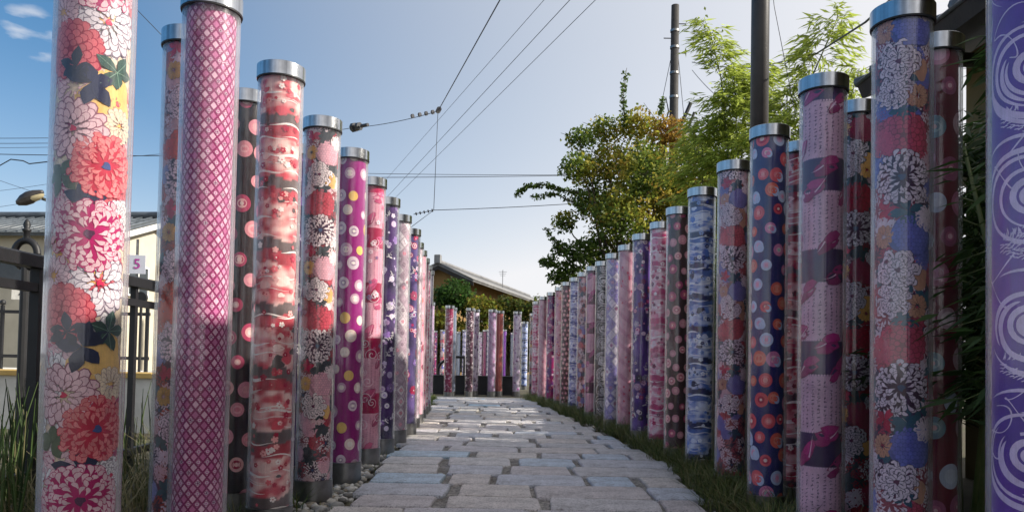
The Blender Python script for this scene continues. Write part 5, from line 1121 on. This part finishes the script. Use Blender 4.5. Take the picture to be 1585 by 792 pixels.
def sag(a, b_, s_, n=14):
    a, b_ = Vector(a), Vector(b_); return [tuple(a.lerp(b_, k / n) - Vector((0, 0, 4 * s_ * (k / n) * (1 - k / n)))) for k in range(n + 1)]
def cable(pts, r, label, beads=(), name='overhead_cable', group='overhead cables'):
    o = MB(); o.tube(pts, r * .48, 6)
    ob = o.build(name, M['cable'], None, True); tag(ob, label, 'cable', group)
    for p, q, rad in beads:
        m = MB(); m.tube([p, q], rad, 8); m.build('insulator', M['ceramic'], ob)
    return ob
def lerp3(a, b_, t): return tuple(x + (y - x) * t for x, y in zip(a, b_))
J = (-1.53, 14.5, 5.57); K_ = (-3.53, 16.0, 5.67)
cable(sag((2.4, -2.0, 4.25), J, .0), .017, 'thick cable running from overhead down to the junction in mid sky', [(lerp3((2.4, -2.0, 4.25), J, .99), J, .05)])
cable(sag(J, K_, .05), .014, 'short span with disc insulators between the mid sky junction and the left pillars', [(lerp3(J, K_, t), lerp3(J, K_, t + .012), .045) for t in (.05, .12, .19, .27)] + [(lerp3(J, K_, .90), lerp3(J, K_, .93), .09), (lerp3(J, K_, .96), lerp3(J, K_, .99), .10), (lerp3(J, K_, .80), lerp3(J, K_, .88), .04)])
cable(sag(K_, (-12.5, 22.5, 6.6), .1), .014, 'span continuing left from the disc insulators behind the tall pillars')
cable([J, (-1.57, 14.5, 3.63)], .012, 'vertical drop wire hanging from the mid sky junction')
A_ = (-1.57, 14.5, 3.63)
cable(sag((-1.96, 14.5, 3.54), A_, 0, 4) + sag(A_, (4.2, 15.3, 4.3), .06), .014, 'lower span crossing under the drop wire towards the maple', [(lerp3((-1.96, 14.5, 3.54), A_, t), lerp3((-1.96, 14.5, 3.54), A_, t + .06), .03) for t in (.1, .3, .5, .7, .9)])
cable([A_, (-1.9, 14.5, 3.37), (-2.6, 14.6, 2.85)], .011, 'short slanting stay below the drop wire')
cable(sag((7.686, -9.100, 5.882), (-9.588, 43.600, 8.710), .0), .010, 'thinnest of the three parallel lines crossing the sky')
cable(sag((8.476, -9.100, 6.618), (-9.566, 43.600, 7.753), .0), .013, 'middle one of the three parallel lines crossing the sky')
cable(sag((9.259, -9.100, 6.878), (-9.596, 43.600, 7.393), .0), .012, 'lowest of the three parallel lines crossing the sky')
cable(sag((-9, 24, 6.68), (3.4, 24, 6.78), .06), .017, 'upper of two level lines meeting the maple')
cable(sag((-9, 25, 6.7), (3.4, 25, 7.03), .04), .022, 'lower of two level lines meeting the maple')
cable([(4.62, 19.6, 8.7), (4.4, 16.5, 7.35), (4.05, 12.5, 5.75), (3.55, 8.8, 4.45), (3.05, 6.5, 3.77), (2.7, 4.9, 3.40)], .022, 'heavy dark blue cable passing behind the brown post from the utility pole')
cable(sag((4.6, 19.5, 8.45), (3.82, 12, 4.65), .1), .016, 'cable dropping from the utility pole into the bamboo')
cable([(2.37, 7.0, 4.6), (2.42, 7, 4.14), (2.63, 7.0, 3.1)], .007, 'thin stay wire slanting down beside the brown post')
cable(sag((-8.3, 14, 8.3), (-6.73, 14, 6.75), 0), .013, 'diagonal wire between the big cream pillar and the lavender flowered one')
cable(sag((-16, 20, 6.02), (-9.3, 20, 6.05), .03), .022, 'double line just right of the big cream pillar')
for k, (a, b_, rr, lab) in enumerate([((-18, 20, 6.42), (-12.5, 20, 6.47), .016, 'topmost level wire at the left edge'), ((-18, 20, 6.28), (-12.5, 20, 6.33), .016, 'second level wire at the left edge'), ((-18, 20, 6.14), (-12.5, 20, 6.22), .012, 'third level wire at the left edge'), ((-16.5, 22, 6.2), (-13.6, 22, 5.25), .012, 'wire slanting down to the right above the street lamp'), ((-16, 22, 4.85), (-13.6, 22, 5.28), .012, 'wire slanting up to the right below the street lamp'), ((-18, 24, 5.7), (-15, 24, 6.13), .012, 'thin wire rising behind the street lamp')]):
    cable(sag(a, b_, .03), rr, lab, group='wires above the platform')
cable([(-13.2, 18, 5.08), (-12.5, 18, 5.18), (-12.2, 18, 5.36), (-11.9, 18, 5.33), (-11.75, 18, 5.26), (-11.3, 18, 5.32), (-10.5, 18, 5.5)], .03, 'thick wavy cable with a humped bend at the left edge', group='wires above the platform')
